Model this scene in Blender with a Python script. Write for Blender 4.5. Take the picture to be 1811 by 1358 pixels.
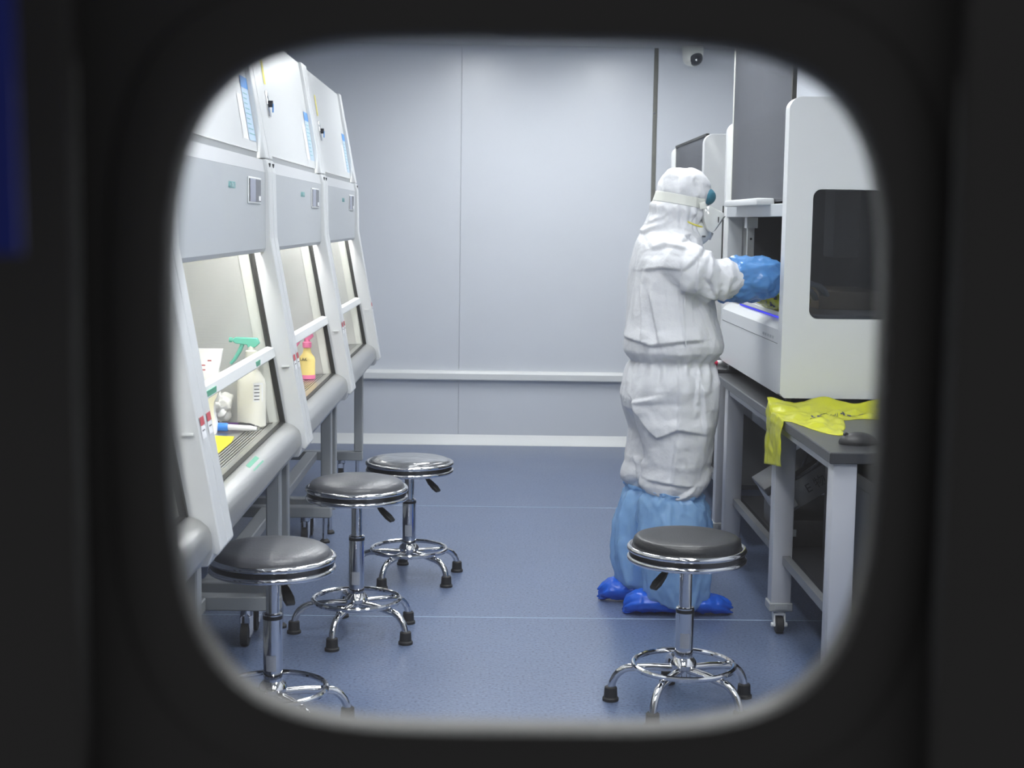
import bpy, bmesh, math, random
from mathutils import Vector, Matrix, noise
random.seed(7)
for o in list(bpy.data.objects): bpy.data.objects.remove(o, do_unlink=True)
scene = bpy.context.scene
COL = scene.collection
PI = math.pi

# ------------------------------------------------------------------ camera
CAM_H = 1.42
cd = bpy.data.cameras.new('camera'); cam = bpy.data.objects.new('camera', cd); COL.objects.link(cam)
cd.sensor_width = 36.0; cd.lens = 2568.6/1811.0*36.0        # about a 51 mm lens on a full-frame camera
pitch, yaw, roll = 0.1117, 0.0143, 0.0145
fwd = Vector((math.sin(yaw)*math.cos(pitch), math.cos(yaw)*math.cos(pitch), -math.sin(pitch)))
rgt = Vector((math.cos(yaw), -math.sin(yaw), 0)); upv_ = rgt.cross(fwd)
cr, sr = math.cos(roll), math.sin(roll)
ax, ay = rgt*cr+upv_*sr, upv_*cr-rgt*sr
cam.matrix_world = Matrix(((ax.x, ay.x, -fwd.x, -.05), (ax.y, ay.y, -fwd.y, -1.13), (ax.z, ay.z, -fwd.z, CAM_H), (0, 0, 0, 1)))
cd.clip_start = 0.02
cd.dof.use_dof = True; cd.dof.focus_distance = 5.2; cd.dof.aperture_fstop = 7.5
scene.camera = cam
# ------------------------------------------------------------------ world (dim corridor on the camera's side of the door) and exposure
w = bpy.data.worlds.new('world'); scene.world = w; w.use_nodes = True
w.node_tree.nodes['Background'].inputs[0].default_value = (0.95, 0.95, 1.0, 1)
w.node_tree.nodes['Background'].inputs[1].default_value = 0.14
scene.view_settings.view_transform = 'Standard'
try: scene.view_settings.look = 'None'
except Exception: pass
scene.view_settings.gamma = 1.0
scene.view_settings.use_curve_mapping = False
scene.view_settings.exposure = 0.06
LAMP_POWER = 21.5        # ceiling panels, emission strength
HOOD_LAMP = 72.0        # fluorescent tubes in the safety cabinets

# ------------------------------------------------------------------ materials
def C(r, g, b):
    f = lambda c: (c/255/12.92) if c/255 <= 0.04045 else ((c/255+0.055)/1.055)**2.4
    return (f(r), f(g), f(b), 1)
def mat(name, col, rough=0.5, metal=0.0, bump=0.0, bscale=40.0, var=0.0, vscale=6.0, spec=None, coat=0.0, trans=0.0, detail=4.0, stretch=None, emit=None, estr=0.0, ior=None):
    m = bpy.data.materials.new(name); m.use_nodes = True
    nt = m.node_tree; b = nt.nodes['Principled BSDF']
    b.inputs['Base Color'].default_value = col
    b.inputs['Roughness'].default_value = rough
    b.inputs['Metallic'].default_value = metal
    if spec is not None: b.inputs['Specular IOR Level'].default_value = spec
    if coat: b.inputs['Coat Weight'].default_value = coat; b.inputs['Coat Roughness'].default_value = 0.14
    if trans: b.inputs['Transmission Weight'].default_value = trans
    if ior: b.inputs['IOR'].default_value = ior
    if emit: b.inputs['Emission Color'].default_value = emit; b.inputs['Emission Strength'].default_value = estr
    tc = nt.nodes.new('ShaderNodeTexCoord'); src = tc.outputs['Object']
    if stretch:
        mp = nt.nodes.new('ShaderNodeMapping'); mp.inputs['Scale'].default_value = stretch
        nt.links.new(src, mp.inputs['Vector']); src = mp.outputs['Vector']
    if var:
        n = nt.nodes.new('ShaderNodeTexNoise'); n.inputs['Scale'].default_value = vscale; n.inputs['Detail'].default_value = detail
        nt.links.new(src, n.inputs['Vector'])
        mx = nt.nodes.new('ShaderNodeMix'); mx.data_type = 'RGBA'
        mx.inputs[6].default_value = tuple(max(0, c*(1-var)) for c in col[:3])+(1,)
        mx.inputs[7].default_value = tuple(min(1, c*(1+var)) for c in col[:3])+(1,)
        nt.links.new(n.outputs['Fac'], mx.inputs[0]); nt.links.new(mx.outputs[2], b.inputs['Base Color'])
    if bump:
        n2 = nt.nodes.new('ShaderNodeTexNoise'); n2.inputs['Scale'].default_value = bscale; n2.inputs['Detail'].default_value = detail
        nt.links.new(src, n2.inputs['Vector'])
        bp = nt.nodes.new('ShaderNodeBump'); bp.inputs['Strength'].default_value = bump; bp.inputs['Distance'].default_value = 0.01
        nt.links.new(n2.outputs['Fac'], bp.inputs['Height']); nt.links.new(bp.outputs['Normal'], b.inputs['Normal'])
    return m
def glass_mat(name, tint, gloss=0.08, rough=0.02, body=None, bodyfac=0.0):
    """thin pane: tinted see-through, a share of matt body colour, and a mirror film"""
    m = bpy.data.materials.new(name); m.use_nodes = True; nt = m.node_tree; nt.nodes.clear()
    out = nt.nodes.new('ShaderNodeOutputMaterial'); tr = nt.nodes.new('ShaderNodeBsdfTransparent'); tr.inputs[0].default_value = tint
    cur = tr.outputs[0]
    if body:
        df = nt.nodes.new('ShaderNodeBsdfDiffuse'); df.inputs[0].default_value = body
        mx = nt.nodes.new('ShaderNodeMixShader'); mx.inputs[0].default_value = bodyfac
        nt.links.new(cur, mx.inputs[1]); nt.links.new(df.outputs[0], mx.inputs[2]); cur = mx.outputs[0]
    gl = nt.nodes.new('ShaderNodeBsdfGlossy'); gl.inputs['Roughness'].default_value = rough
    mx = nt.nodes.new('ShaderNodeMixShader'); mx.inputs[0].default_value = gloss
    nt.links.new(cur, mx.inputs[1]); nt.links.new(gl.outputs[0], mx.inputs[2])
    nt.links.new(mx.outputs[0], out.inputs[0]); return m
def film_mat(name, col, transl=0.35, rough=0.25):
    """thin plastic film: glossy coloured sheet that lets light through"""
    m = mat(name, col, rough, bump=0.35, bscale=28, var=0.12, vscale=9)
    nt = m.node_tree; b = nt.nodes['Principled BSDF']; out = nt.nodes['Material Output']
    t = nt.nodes.new('ShaderNodeBsdfTranslucent'); t.inputs[0].default_value = col
    mx = nt.nodes.new('ShaderNodeMixShader'); mx.inputs[0].default_value = transl
    nt.links.new(b.outputs[0], mx.inputs[1]); nt.links.new(t.outputs[0], mx.inputs[2]); nt.links.new(mx.outputs[0], out.inputs[0])
    return m
def ridge_bump(m, scale, strength, dist=.012, detail=3.0, stretch=(1, 1, 1)):
    nt = m.node_tree; b = nt.nodes['Principled BSDF']
    tc = nt.nodes.new('ShaderNodeTexCoord'); mp = nt.nodes.new('ShaderNodeMapping'); mp.inputs['Scale'].default_value = stretch
    n = nt.nodes.new('ShaderNodeTexNoise'); n.noise_type = 'RIDGED_MULTIFRACTAL'; n.inputs['Scale'].default_value = scale; n.inputs['Detail'].default_value = detail
    bp = nt.nodes.new('ShaderNodeBump'); bp.inputs['Strength'].default_value = strength; bp.inputs['Distance'].default_value = dist
    nt.links.new(tc.outputs['Object'], mp.inputs[0]); nt.links.new(mp.outputs[0], n.inputs['Vector']); nt.links.new(n.outputs['Fac'], bp.inputs['Height'])
    old = b.inputs['Normal'].links
    if old: nt.links.new(old[0].from_socket, bp.inputs['Normal'])
    nt.links.new(bp.outputs['Normal'], b.inputs['Normal'])
def emit_mat(name, col, s):
    m = bpy.data.materials.new(name); m.use_nodes = True; nt = m.node_tree; nt.nodes.clear()
    out = nt.nodes.new('ShaderNodeOutputMaterial'); e = nt.nodes.new('ShaderNodeEmission')
    e.inputs[0].default_value = col; e.inputs[1].default_value = s; nt.links.new(e.outputs[0], out.inputs[0]); return m
def floor_mat():
    m = bpy.data.materials.new('blue_vinyl'); m.use_nodes = True; nt = m.node_tree; b = nt.nodes['Principled BSDF']
    tc = nt.nodes.new('ShaderNodeTexCoord')
    n = nt.nodes.new('ShaderNodeTexNoise'); n.inputs['Scale'].default_value = 105; n.inputs['Detail'].default_value = 3
    nt.links.new(tc.outputs['Object'], n.inputs['Vector'])
    r = nt.nodes.new('ShaderNodeValToRGB'); e = r.color_ramp.elements
    e[0].position = .30; e[0].color = C(58, 70, 100); e[1].position = .46; e[1].color = C(99, 113, 143)
    k = r.color_ramp.elements.new(.64); k.color = C(105, 120, 150); k2 = r.color_ramp.elements.new(.78); k2.color = C(146, 158, 182)
    nt.links.new(n.outputs['Fac'], r.inputs[0])
    n2 = nt.nodes.new('ShaderNodeTexNoise'); n2.inputs['Scale'].default_value = 1.7; n2.inputs['Detail'].default_value = 5
    nt.links.new(tc.outputs['Object'], n2.inputs['Vector'])
    r2 = nt.nodes.new('ShaderNodeValToRGB'); r2.color_ramp.elements[0].color = (.82, .82, .82, 1); r2.color_ramp.elements[1].color = (1.05, 1.05, 1.05, 1)
    nt.links.new(n2.outputs['Fac'], r2.inputs[0])
    mx = nt.nodes.new('ShaderNodeMix'); mx.data_type = 'RGBA'; mx.blend_type = 'MULTIPLY'; mx.inputs[0].default_value = 1
    nt.links.new(r.outputs[0], mx.inputs[6]); nt.links.new(r2.outputs[0], mx.inputs[7]); nt.links.new(mx.outputs[2], b.inputs['Base Color'])
    mr = nt.nodes.new('ShaderNodeMapRange'); mr.inputs[3].default_value = .24; mr.inputs[4].default_value = .38
    nt.links.new(n2.outputs['Fac'], mr.inputs[0]); nt.links.new(mr.outputs[0], b.inputs['Roughness'])
    bp = nt.nodes.new('ShaderNodeBump'); bp.inputs['Strength'].default_value = .06; bp.inputs['Distance'].default_value = .01
    n3 = nt.nodes.new('ShaderNodeTexNoise'); n3.inputs['Scale'].default_value = 14; nt.links.new(tc.outputs['Object'], n3.inputs['Vector'])
    nt.links.new(n3.outputs['Fac'], bp.inputs['Height']); nt.links.new(bp.outputs['Normal'], b.inputs['Normal'])
    return m
M = dict(
    floor=floor_mat(),
    wall=mat('wall_panel_paint', C(211, 215, 222), .30, bump=.05, bscale=5, var=.03, vscale=2),
    ceiling=mat('ceiling_paint', C(205, 206, 208), .5, bump=.03),
    trim=mat('white_trim', C(222, 224, 224), .35, bump=.03),
    joint=mat('grey_joint', C(112, 112, 106), .6, var=.25, vscale=30, bump=.2, bscale=60),
    white=mat('white_enamel', C(208, 210, 211), .3, bump=.03, bscale=9),
    cream=mat('cream_enamel', C(216, 217, 210), .35, bump=.03, bscale=9),
    hood_grey=mat('grey_enamel', C(176, 180, 184), .36, bump=.03, bscale=9),
    band=mat('pale_grey_enamel', C(196, 198, 201), .35, bump=.03, bscale=9),
    steel=mat('brushed_steel', C(190, 190, 188), .28, metal=.9, bump=.1, bscale=12, stretch=(40, 1, 40)),
    steel_lining=mat('steel_lining', C(200, 200, 197), .4, metal=.25, bump=.08, bscale=12, stretch=(1, 1, 30)),
    frame_grey=mat('stand_paint', C(150, 153, 155), .4, bump=.04),
    chrome=mat('chrome', C(222, 222, 224), .07, metal=1.0, bump=.03, bscale=6),
    darksteel=mat('dark_rim', C(70, 70, 74), .25, metal=.9, bump=.05),
    black=mat('black_plastic', C(28, 28, 30), .45, bump=.08, bscale=80),
    rubber=mat('black_rubber', C(34, 34, 36), .6, bump=.1, bscale=60),
    gasket=mat('gasket', C(42, 42, 40), .5, bump=.05),
    leather=mat('black_leatherette', C(30, 31, 34), .36, bump=.12, bscale=160),
    leather_grey=mat('sheen_leatherette', C(84, 85, 90), .3, bump=.12, bscale=160, var=.1),  # grey lifted so the colour carries the sheen of the reflected wall
    film_clear=mat('wrapped_leatherette', C(92, 94, 98), .12, bump=.9, bscale=14, coat=1.0, detail=2),
    glass=glass_mat('clear_glass', (.965, .97, .968, 1), .06),
    tinted=glass_mat('smoked_glass', (.33, .34, .36, 1), .10, .05, body=C(120, 123, 130), bodyfac=.45),
    darkglass=glass_mat('dark_glass', (.42, .43, .45, 1), .035, .04),
    worktop=mat('dark_worktop', C(52, 53, 56), .3, bump=.05, bscale=60, var=.1),
    bench_grey=mat('bench_paint', C(178, 180, 186), .4, bump=.04),
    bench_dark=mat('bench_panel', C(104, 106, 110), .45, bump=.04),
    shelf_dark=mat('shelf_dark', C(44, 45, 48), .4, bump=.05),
    interior=mat('instrument_interior', C(46, 47, 50), .5, bump=.05),
    beige=mat('beige_block', C(190, 172, 145), .5, bump=.05),
    led=emit_mat('blue_led', C(80, 80, 255), 1.2),
    lamp=emit_mat('ceiling_led', (.965, .985, 1, 1), LAMP_POWER),
    tube=emit_mat('fluorescent', (1, .985, .95, 1), HOOD_LAMP),
    suit=mat('coverall', C(212, 213, 217), .5, bump=.2, bscale=60, detail=4),
    plastic_blue=film_mat('light_blue_film', C(164, 206, 248), .42, .18),
    plastic_sleeve=film_mat('sleeve_film', C(96, 154, 216), .25, .14),
    shoe_blue=film_mat('shoe_film', C(36, 104, 226), .2, .22),
    yellow_film=film_mat('yellow_film', C(222, 224, 60), .35, .25),
    yellow_paper=mat('yellow_paper', C(240, 222, 40), .6, bump=.05),
    teal=mat('teal_cap', C(48, 110, 130), .6, bump=.3, bscale=60),
    skin=mat('skin', C(205, 160, 135), .5, bump=.05),
    mask=mat('mask_cloth', C(208, 210, 210), .6, bump=.2, bscale=60),
    goggle=glass_mat('goggle_plastic', (.85, .87, .86, 1), .12, .1, body=C(228, 230, 228), bodyfac=.7),
    lens=mat('goggle_lens', C(110, 112, 112), .08, spec=.8, bump=.02),
    glove=mat('latex_glove', C(205, 214, 226), .4, bump=.2, bscale=40),
    paper=mat('paper', C(238, 238, 240), .6, bump=.05),
    tissue=mat('tissue', C(244, 243, 240), .7, bump=.5, bscale=35),
    bottle=mat('milky_plastic', C(232, 230, 218), .3, bump=.03, trans=.0),
    bottle_yellow=mat('yellow_bottle', C(247, 222, 140), .35, bump=.03),
    pink=mat('pink_plastic', C(240, 130, 170), .35, bump=.03),
    mint=mat('mint_plastic', C(110, 205, 180), .35, bump=.03),
    print_dark=mat('print_dark', C(70, 72, 76), .6, bump=.02),
    print_red=mat('print_red', C(190, 80, 88), .6, bump=.02),
    print_blue=mat('print_blue', C(84, 146, 214), .6, bump=.02),
    print_pale=mat('print_pale', C(182, 204, 226), .6, bump=.02),
    print_green=mat('print_green', C(92, 160, 134), .6, bump=.02),
    print_teal=mat('print_teal', C(120, 172, 172), .6, bump=.02),
    print_yellow=mat('print_yellow', C(226, 214, 90), .6, bump=.02),
    screen=mat('screen_dark', C(52, 54, 62), .2, bump=.01),
    screen_light=mat('screen_light', C(150, 154, 172), .25, bump=.01),
    purple=mat('purple_plastic', C(84, 48, 104), .3, bump=.02),
    blue_cap=mat('blue_cap', C(70, 140, 226), .3, bump=.02),
    red=mat('red_plastic', C(214, 50, 84), .35, bump=.02),
    door=mat('door_dark', C(74, 73, 71), .62, bump=.12, bscale=30, var=.12, vscale=8),
    door_reveal=mat('door_reveal', C(62, 58, 52), .5, bump=.08, bscale=30),
    blue_sheet=mat('blue_sheet', C(22, 44, 150), .5, bump=.05),
    sticker_grey=mat('sticker_grey', C(160, 164, 174), .5, bump=.02),
    silver=mat('silver_paint', C(160, 162, 164), .35, metal=.3, bump=.05),
)

ridge_bump(M['suit'], 5.0, .28, .012, 3.0, (1, 1, .6))
for k_ in ('plastic_blue', 'plastic_sleeve', 'shoe_blue', 'yellow_film'): ridge_bump(M[k_], 11.0, .7, .012, 3.0)
# ------------------------------------------------------------------ mesh helpers
class MB:
    def __init__(s): s.v = []; s.f = []
    def add(s, vs, fs):
        n = len(s.v); s.v += [tuple(v) for v in vs]; s.f += [[i+n for i in f] for f in fs]; return s
    def box(s, x0, x1, y0, y1, z0, z1):
        return s.add([(x0,y0,z0),(x1,y0,z0),(x1,y1,z0),(x0,y1,z0),(x0,y0,z1),(x1,y0,z1),(x1,y1,z1),(x0,y1,z1)],
                     [(3,2,1,0),(4,5,6,7),(0,1,5,4),(1,2,6,5),(2,3,7,6),(3,0,4,7)])
    def prism(s, poly, a0, a1, axis='y'):
        n = len(poly)
        def p(q, a): return (q[0], a, q[1]) if axis == 'y' else ((a, q[0], q[1]) if axis == 'x' else (q[0], q[1], a))
        vs = [p(q, a0) for q in poly]+[p(q, a1) for q in poly]
        fs = [tuple(range(n)), tuple(range(2*n-1, n-1, -1))]+[(i, i+n, (i+1) % n+n, (i+1) % n) for i in range(n)]
        return s.add(vs, fs)
    def rings(s, rs, cap=True, closed=False):
        n = len(rs[0]); m = len(rs); vs = [v for r in rs for v in r]; fs = []
        for i in range(m if closed else m-1):
            j = (i+1) % m
            for k in range(n):
                fs.append((i*n+k, i*n+(k+1) % n, j*n+(k+1) % n, j*n+k))
        if cap and not closed: fs += [tuple(range(n-1, -1, -1)), tuple((m-1)*n+k for k in range(n))]
        return s.add(vs, fs)
    def tube(s, path, r, n=12, closed=False, cap=True):
        P = [Vector(p) for p in path]; m = len(P); rs = []
        rad = r if isinstance(r, (list, tuple)) else [r]*m
        up = None
        for i in range(m):
            if closed: t = (P[(i+1) % m]-P[i-1])
            else: t = P[min(i+1, m-1)]-P[max(i-1, 0)]
            t.normalize()
            if up is None:
                a = Vector((0, 0, 1)) if abs(t.z) < .9 else Vector((1, 0, 0)); up = (a-t*a.dot(t)).normalized()
            else: up = (up-t*up.dot(t)).normalized()
            sd = t.cross(up)
            rs.append([P[i]+(up*math.cos(2*PI*k/n)+sd*math.sin(2*PI*k/n))*rad[i] for k in range(n)])
        return s.rings(rs, cap, closed)
    def lathe(s, prof, c=(0, 0, 0), n=32, cap=True):
        return s.rings([[(c[0]+r*math.cos(2*PI*k/n), c[1]+r*math.sin(2*PI*k/n), c[2]+z) for k in range(n)] for r, z in prof], cap)
    def cyl(s, p0, p1, r, n=16): return s.tube([p0, p1], r, n)
    def torus(s, c, R, r, n=48, k=10):
        return s.tube([(c[0]+R*math.cos(2*PI*i/n), c[1]+R*math.sin(2*PI*i/n), c[2]) for i in range(n)], r, k, closed=True)
    def ellipsoid(s, c, r, n=20, m=12):
        rs = []
        for i in range(m+1):
            a = -PI/2+PI*(0.02+0.96*i/m)
            rs.append([(c[0]+r[0]*math.cos(a)*math.cos(2*PI*k/n), c[1]+r[1]*math.cos(a)*math.sin(2*PI*k/n), c[2]+r[2]*math.sin(a)) for k in range(n)])
        return s.rings(rs)
    def holed(s, outer, hole, a0, a1, axis='y'):
        """plate with a hole: two loops filled, then thickened along an axis"""
        bm = bmesh.new(); es = []
        for lp in (outer, hole):
            vs = [bm.verts.new((q[0], q[1], 0)) for q in lp]
            es += [bm.edges.new((vs[i], vs[(i+1) % len(vs)])) for i in range(len(vs))]
        bmesh.ops.triangle_fill(bm, edges=es, use_beauty=True)
        bm.verts.index_update()
        def p(q, a): return (q[0], a, q[1]) if axis == 'y' else ((a, q[0], q[1]) if axis == 'x' else (q[0], q[1], a))
        vv = [(v.co.x, v.co.y) for v in bm.verts]; n = len(vv)
        fs = [[v.index for v in f.verts] for f in bm.faces]
        vs = [p(q, a0) for q in vv]+[p(q, a1) for q in vv]
        F = [f for f in fs]+[[i+n for i in reversed(f)] for f in fs]
        off = 0
        for lp in (outer, hole):
            L = len(lp)
            F += [(off+i, off+(i+1) % L, off+(i+1) % L+n, off+i+n) for i in range(L)]; off += L
        bm.free(); return s.add(vs, F)
    def mesh(s, name, m, org=(0, 0, 0), smooth=True, bevel=0.0, seg=2, angle=35):
        me = bpy.data.meshes.new(name)
        me.from_pydata([(v[0]-org[0], v[1]-org[1], v[2]-org[2]) for v in s.v], [], s.f)
        bm = bmesh.new(); bm.from_mesh(me)
        bmesh.ops.recalc_face_normals(bm, faces=bm.faces)
        if bevel:
            es = [e for e in bm.edges if len(e.link_faces) == 2 and e.calc_face_angle(0) > .6]
            bmesh.ops.bevel(bm, geom=es, offset=bevel, segments=seg, affect='EDGES', profile=.5, clamp_overlap=True)
        bm.to_mesh(me); bm.free()
        if smooth:
            me.polygons.foreach_set('use_smooth', [True]*len(me.polygons))
            me.set_sharp_from_angle(angle=math.radians(angle))
        me.materials.append(M[m] if isinstance(m, str) else m)
        return me
    def build(s, name, m, parent=None, **k):
        org = ORG.get(parent.name, (0, 0, 0)) if parent else k.pop('org', (0, 0, 0))
        k.pop('org', None)
        me = s.mesh(name, m, org, **k)
        o = bpy.data.objects.new(name, me); COL.objects.link(o)
        if parent: o.parent = parent; ORG[o.name] = org
        else: o.location = org; ORG[o.name] = tuple(org)
        return o
ORG = {}
def tag(o, label, cat, group=None):
    o['label'] = label; o['category'] = cat
    if group: o['group'] = group
    return o
def thing(name, label, cat, loc=(0, 0, 0), group=None):
    o = bpy.data.objects.new(name, None); COL.objects.link(o); o.location = loc; o.empty_display_size = .1
    ORG[o.name] = tuple(loc); return tag(o, label, cat, group)
def struct(o): o['kind'] = 'structure'; return o
def text_part(txt, size, m, parent, loc, rot, ext=.0004):
    cu = bpy.data.curves.new('lettering', 'FONT'); cu.body = txt; cu.size = size; cu.extrude = ext; cu.align_x = 'CENTER'; cu.align_y = 'CENTER'
    t = bpy.data.objects.new('lettering_tmp', cu); COL.objects.link(t)
    dg = bpy.context.evaluated_depsgraph_get(); me = bpy.data.meshes.new_from_object(t.evaluated_get(dg))
    bpy.data.objects.remove(t); me.materials.clear(); me.materials.append(M[m])
    o = bpy.data.objects.new('lettering', me); COL.objects.link(o); o.parent = parent
    org = ORG.get(parent.name, (0, 0, 0)); o.location = Vector(loc)-Vector(org); o.rotation_euler = rot; return o
def lerp(a, b, t): return a+(b-a)*t
def rrect(x0, x1, z0, z1, r, n=6):
    pts = []
    for cx, cz, a in ((x1-r, z1-r, 0), (x0+r, z1-r, 90), (x0+r, z0+r, 180), (x1-r, z0+r, 270)):
        for i in range(n+1):
            t = math.radians(a+90*i/n); pts.append((cx+r*math.cos(t), cz+r*math.sin(t)))
    return pts
def fbm(p, f, o=3):
    v = 0; a = 1; t = 0
    for _ in range(o): v += a*noise.noise(p*f); t += a; f *= 2.03; a *= .5
    return v/t
def crumple(p, f):
    d = noise.voronoi(p*f)[0]
    return min(1.0, (d[1]-d[0])*1.6)
def crumple_mesh(me, f=9, amp=.006, f2=22, amp2=.002, stretch=(1, 1, 1)):
    bm = bmesh.new(); bm.from_mesh(me); bm.normal_update(); st = Vector(stretch)
    for v in bm.verts:
        q = Vector((v.co.x*st.x, v.co.y*st.y, v.co.z*st.z))
        v.co += v.normal*(amp*(crumple(q, f)-.5)*2+amp2*fbm(q, f2))
    bm.to_mesh(me); bm.free()

# ================================================================== STRUCTURE
YB, XL, XR, ZC, YN = 8.05, -1.62, 1.62, 2.50, -0.61
f = struct(MB().box(XL, XR, YN, YB, -.06, 0).build('floor', 'floor', smooth=False))
for y in (3.977, 6.02):
    MB().box(XL, XR, y-.002, y+.002, 0, .0006).build('weld_seam', 'print_pale', f, smooth=False)
c = struct(MB().box(XL, XR, YN, YB, ZC, ZC+.06).build('ceiling', 'ceiling', smooth=False))
wb = struct(MB().box(XL, XR, YB+.012, YB+.1, 0, ZC).build('wall_back', 'wall', smooth=False))
for x0, x1 in ((XL, -.259), (-.257, .936), (.962, XR)):
    MB().box(x0, x1, YB, YB+.0118, 0, ZC).build('wall_panel', 'wall', wb, bevel=.0015, seg=1)
struct(MB().box(XL-.1, XL, YN, YB, 0, ZC).build('wall_left', 'wall', smooth=False))
struct(MB().box(XR, XR+.1, YN, YB, 0, ZC).build('wall_right', 'wall', smooth=False))
# vertical joint profile with screws
j = struct(MB().box(.936, .962, YB-.004, YB+.011, 0, ZC).build('trim_2', 'joint', bevel=.002))
for z in (.3, .9, 1.55, 2.1): MB().cyl((.944, YB-.007, z), (.944, YB-.004, z), .006, 8).build('screw', 'chrome', j)
# bumper rail, plinth
struct(MB().prism([(YB-.0005, .413), (YB-.034, .413), (YB-.04, .42), (YB-.04, .455), (YB-.028, .471), (YB-.0005, .473)], XL+.002, .934, 'x').build('trim_1', 'trim'))
struct(MB().prism([(YB-.0005, 0.0005), (YB-.045, 0.0005), (YB-.038, .008), (YB-.018, .028), (YB-.007, .052), (YB-.0005, .062)], XL+.002, .934, 'x').build('baseboard_back', 'trim'))

# ------------------------------------------------ door with porthole, on the camera's side
DX, DZ, DA, DB = -.0375, 1.3605, .1235, .1205
def port(off, n=120):
    pts = []
    for i in range(n):
        t = 2*PI*i/n; ct, st = math.cos(t), math.sin(t); e = 2/4.3
        sx = math.copysign(abs(ct)**e, ct); sz = math.copysign(abs(st)**e, st)
        pts.append((DX+(DA+off)*sx*(1.0 if sz > 0 else 1-.035*(-sz)**2), DZ+(DB+off)*sz))
    return pts
YD = -.63
dr = struct(MB().holed([(-.198, .01), (.112, .01), (.112, 2.1), (-.198, 2.1)], port(.009), YD, YD+.0105).build('door_1', 'door', smooth=False))
MB().holed([(-.198, .012), (.112, .012), (.112, 2.098), (-.198, 2.098)], port(.012), YD+.0108, YD+.019).build('door_backing', 'white', dr, smooth=False)
bz = MB()
prof = [(.021, YD), (.020, YD-.002), (.017, YD-.003), (.010, YD-.0035), (.004, YD-.003), (.001, YD-.001), (0, YD+.002)]
bz.rings([[(q[0], y, q[1]) for q in port(off)] for off, y in prof], cap=False)
bz.build('bezel', 'door', dr)
rv = MB(); rv.rings([[(q[0], y, q[1]) for q in port(off)] for off, y in ((0, YD+.002), (.0, YD+.012), (.004, YD+.019), (.0117, YD+.019))], cap=False)
rv.build('reveal', 'door_reveal', dr)
win = struct(MB().prism(port(.0035), YD+.0128, YD+.0158).build('window_1', 'glass', smooth=False))
# door frame posts with grooves, wall around
fr = struct(MB().holed([(XL-.1, -.06), (XR+.1, -.06), (XR+.1, 2.6), (XL-.1, 2.6)], [(-.199, 0), (.113, 0), (.113, 2.11), (-.199, 2.11)], YD-.01, YD+.0195).build('wall_front', 'door', smooth=False))
MB().box(-.225, -.187, YD-.022, YD-.0102, 0, 2.11).build('door_post', 'door', fr, bevel=.003)
MB().box(.103, .143, YD-.022, YD-.0102, 0, 2.11).build('door_post', 'door', fr, bevel=.003)
tag(MB().prism([(-.30, 1.405), (-.171, 1.410), (-.173, 1.60), (-.30, 1.60)], YD-.125, YD-.123).build('hanging_sheet', 'blue_sheet', org=(-.25, YD-.124, 1.405)),
    'dark blue sheet hanging beside the door at upper left', 'sheet')

# ------------------------------------------------ ceiling lights
for x, side in ((-.18, 'left'), (.70, 'right')):
    for y, where in ((6.75, 'nearest the back wall'), (4.6, 'above the middle stools'), (2.45, 'above the front stools'), (.4, 'nearest the door')):
        t = thing('ceiling_light', 'slim ceiling panel light in the %s row, the one %s' % (side, where), 'light', (x, y, ZC), 'slim ceiling panel lights')
        MB().holed([(x-.16, y-.62), (x+.16, y-.62), (x+.16, y+.62), (x-.16, y+.62)], [(x-.14, y-.6), (x+.14, y-.6), (x+.14, y+.6), (x-.14, y+.6)], ZC-.022, ZC-.0005, 'z').build('frame', 'trim', t, smooth=False)
        MB().box(x-.139, x+.139, y-.599, y+.599, ZC-.016, ZC-.01).build('diffuser', 'lamp', t, smooth=False)

# ------------------------------------------------ dome camera
t = thing('dome_camera', 'white dome security camera with a black lens ball under the ceiling', 'camera', (1.157, 7.92, ZC))
MB().lathe([(.058, 0), (.066, -.004), (.064, -.05), (.060, -.085), (.05, -.105), (.03, -.118), (.005, -.122)], (1.157, 7.92, ZC-.0005), 28).build('housing', 'cream', t)
bl = MB().ellipsoid((1.168, 7.898, ZC-.074), (.048, .048, .048)).build('lens_ball', 'screen', t)
MB().ellipsoid((1.172, 7.852, ZC-.090), (.005, .003, .008), 10, 6).build('lens', 'chrome', bl)

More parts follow.
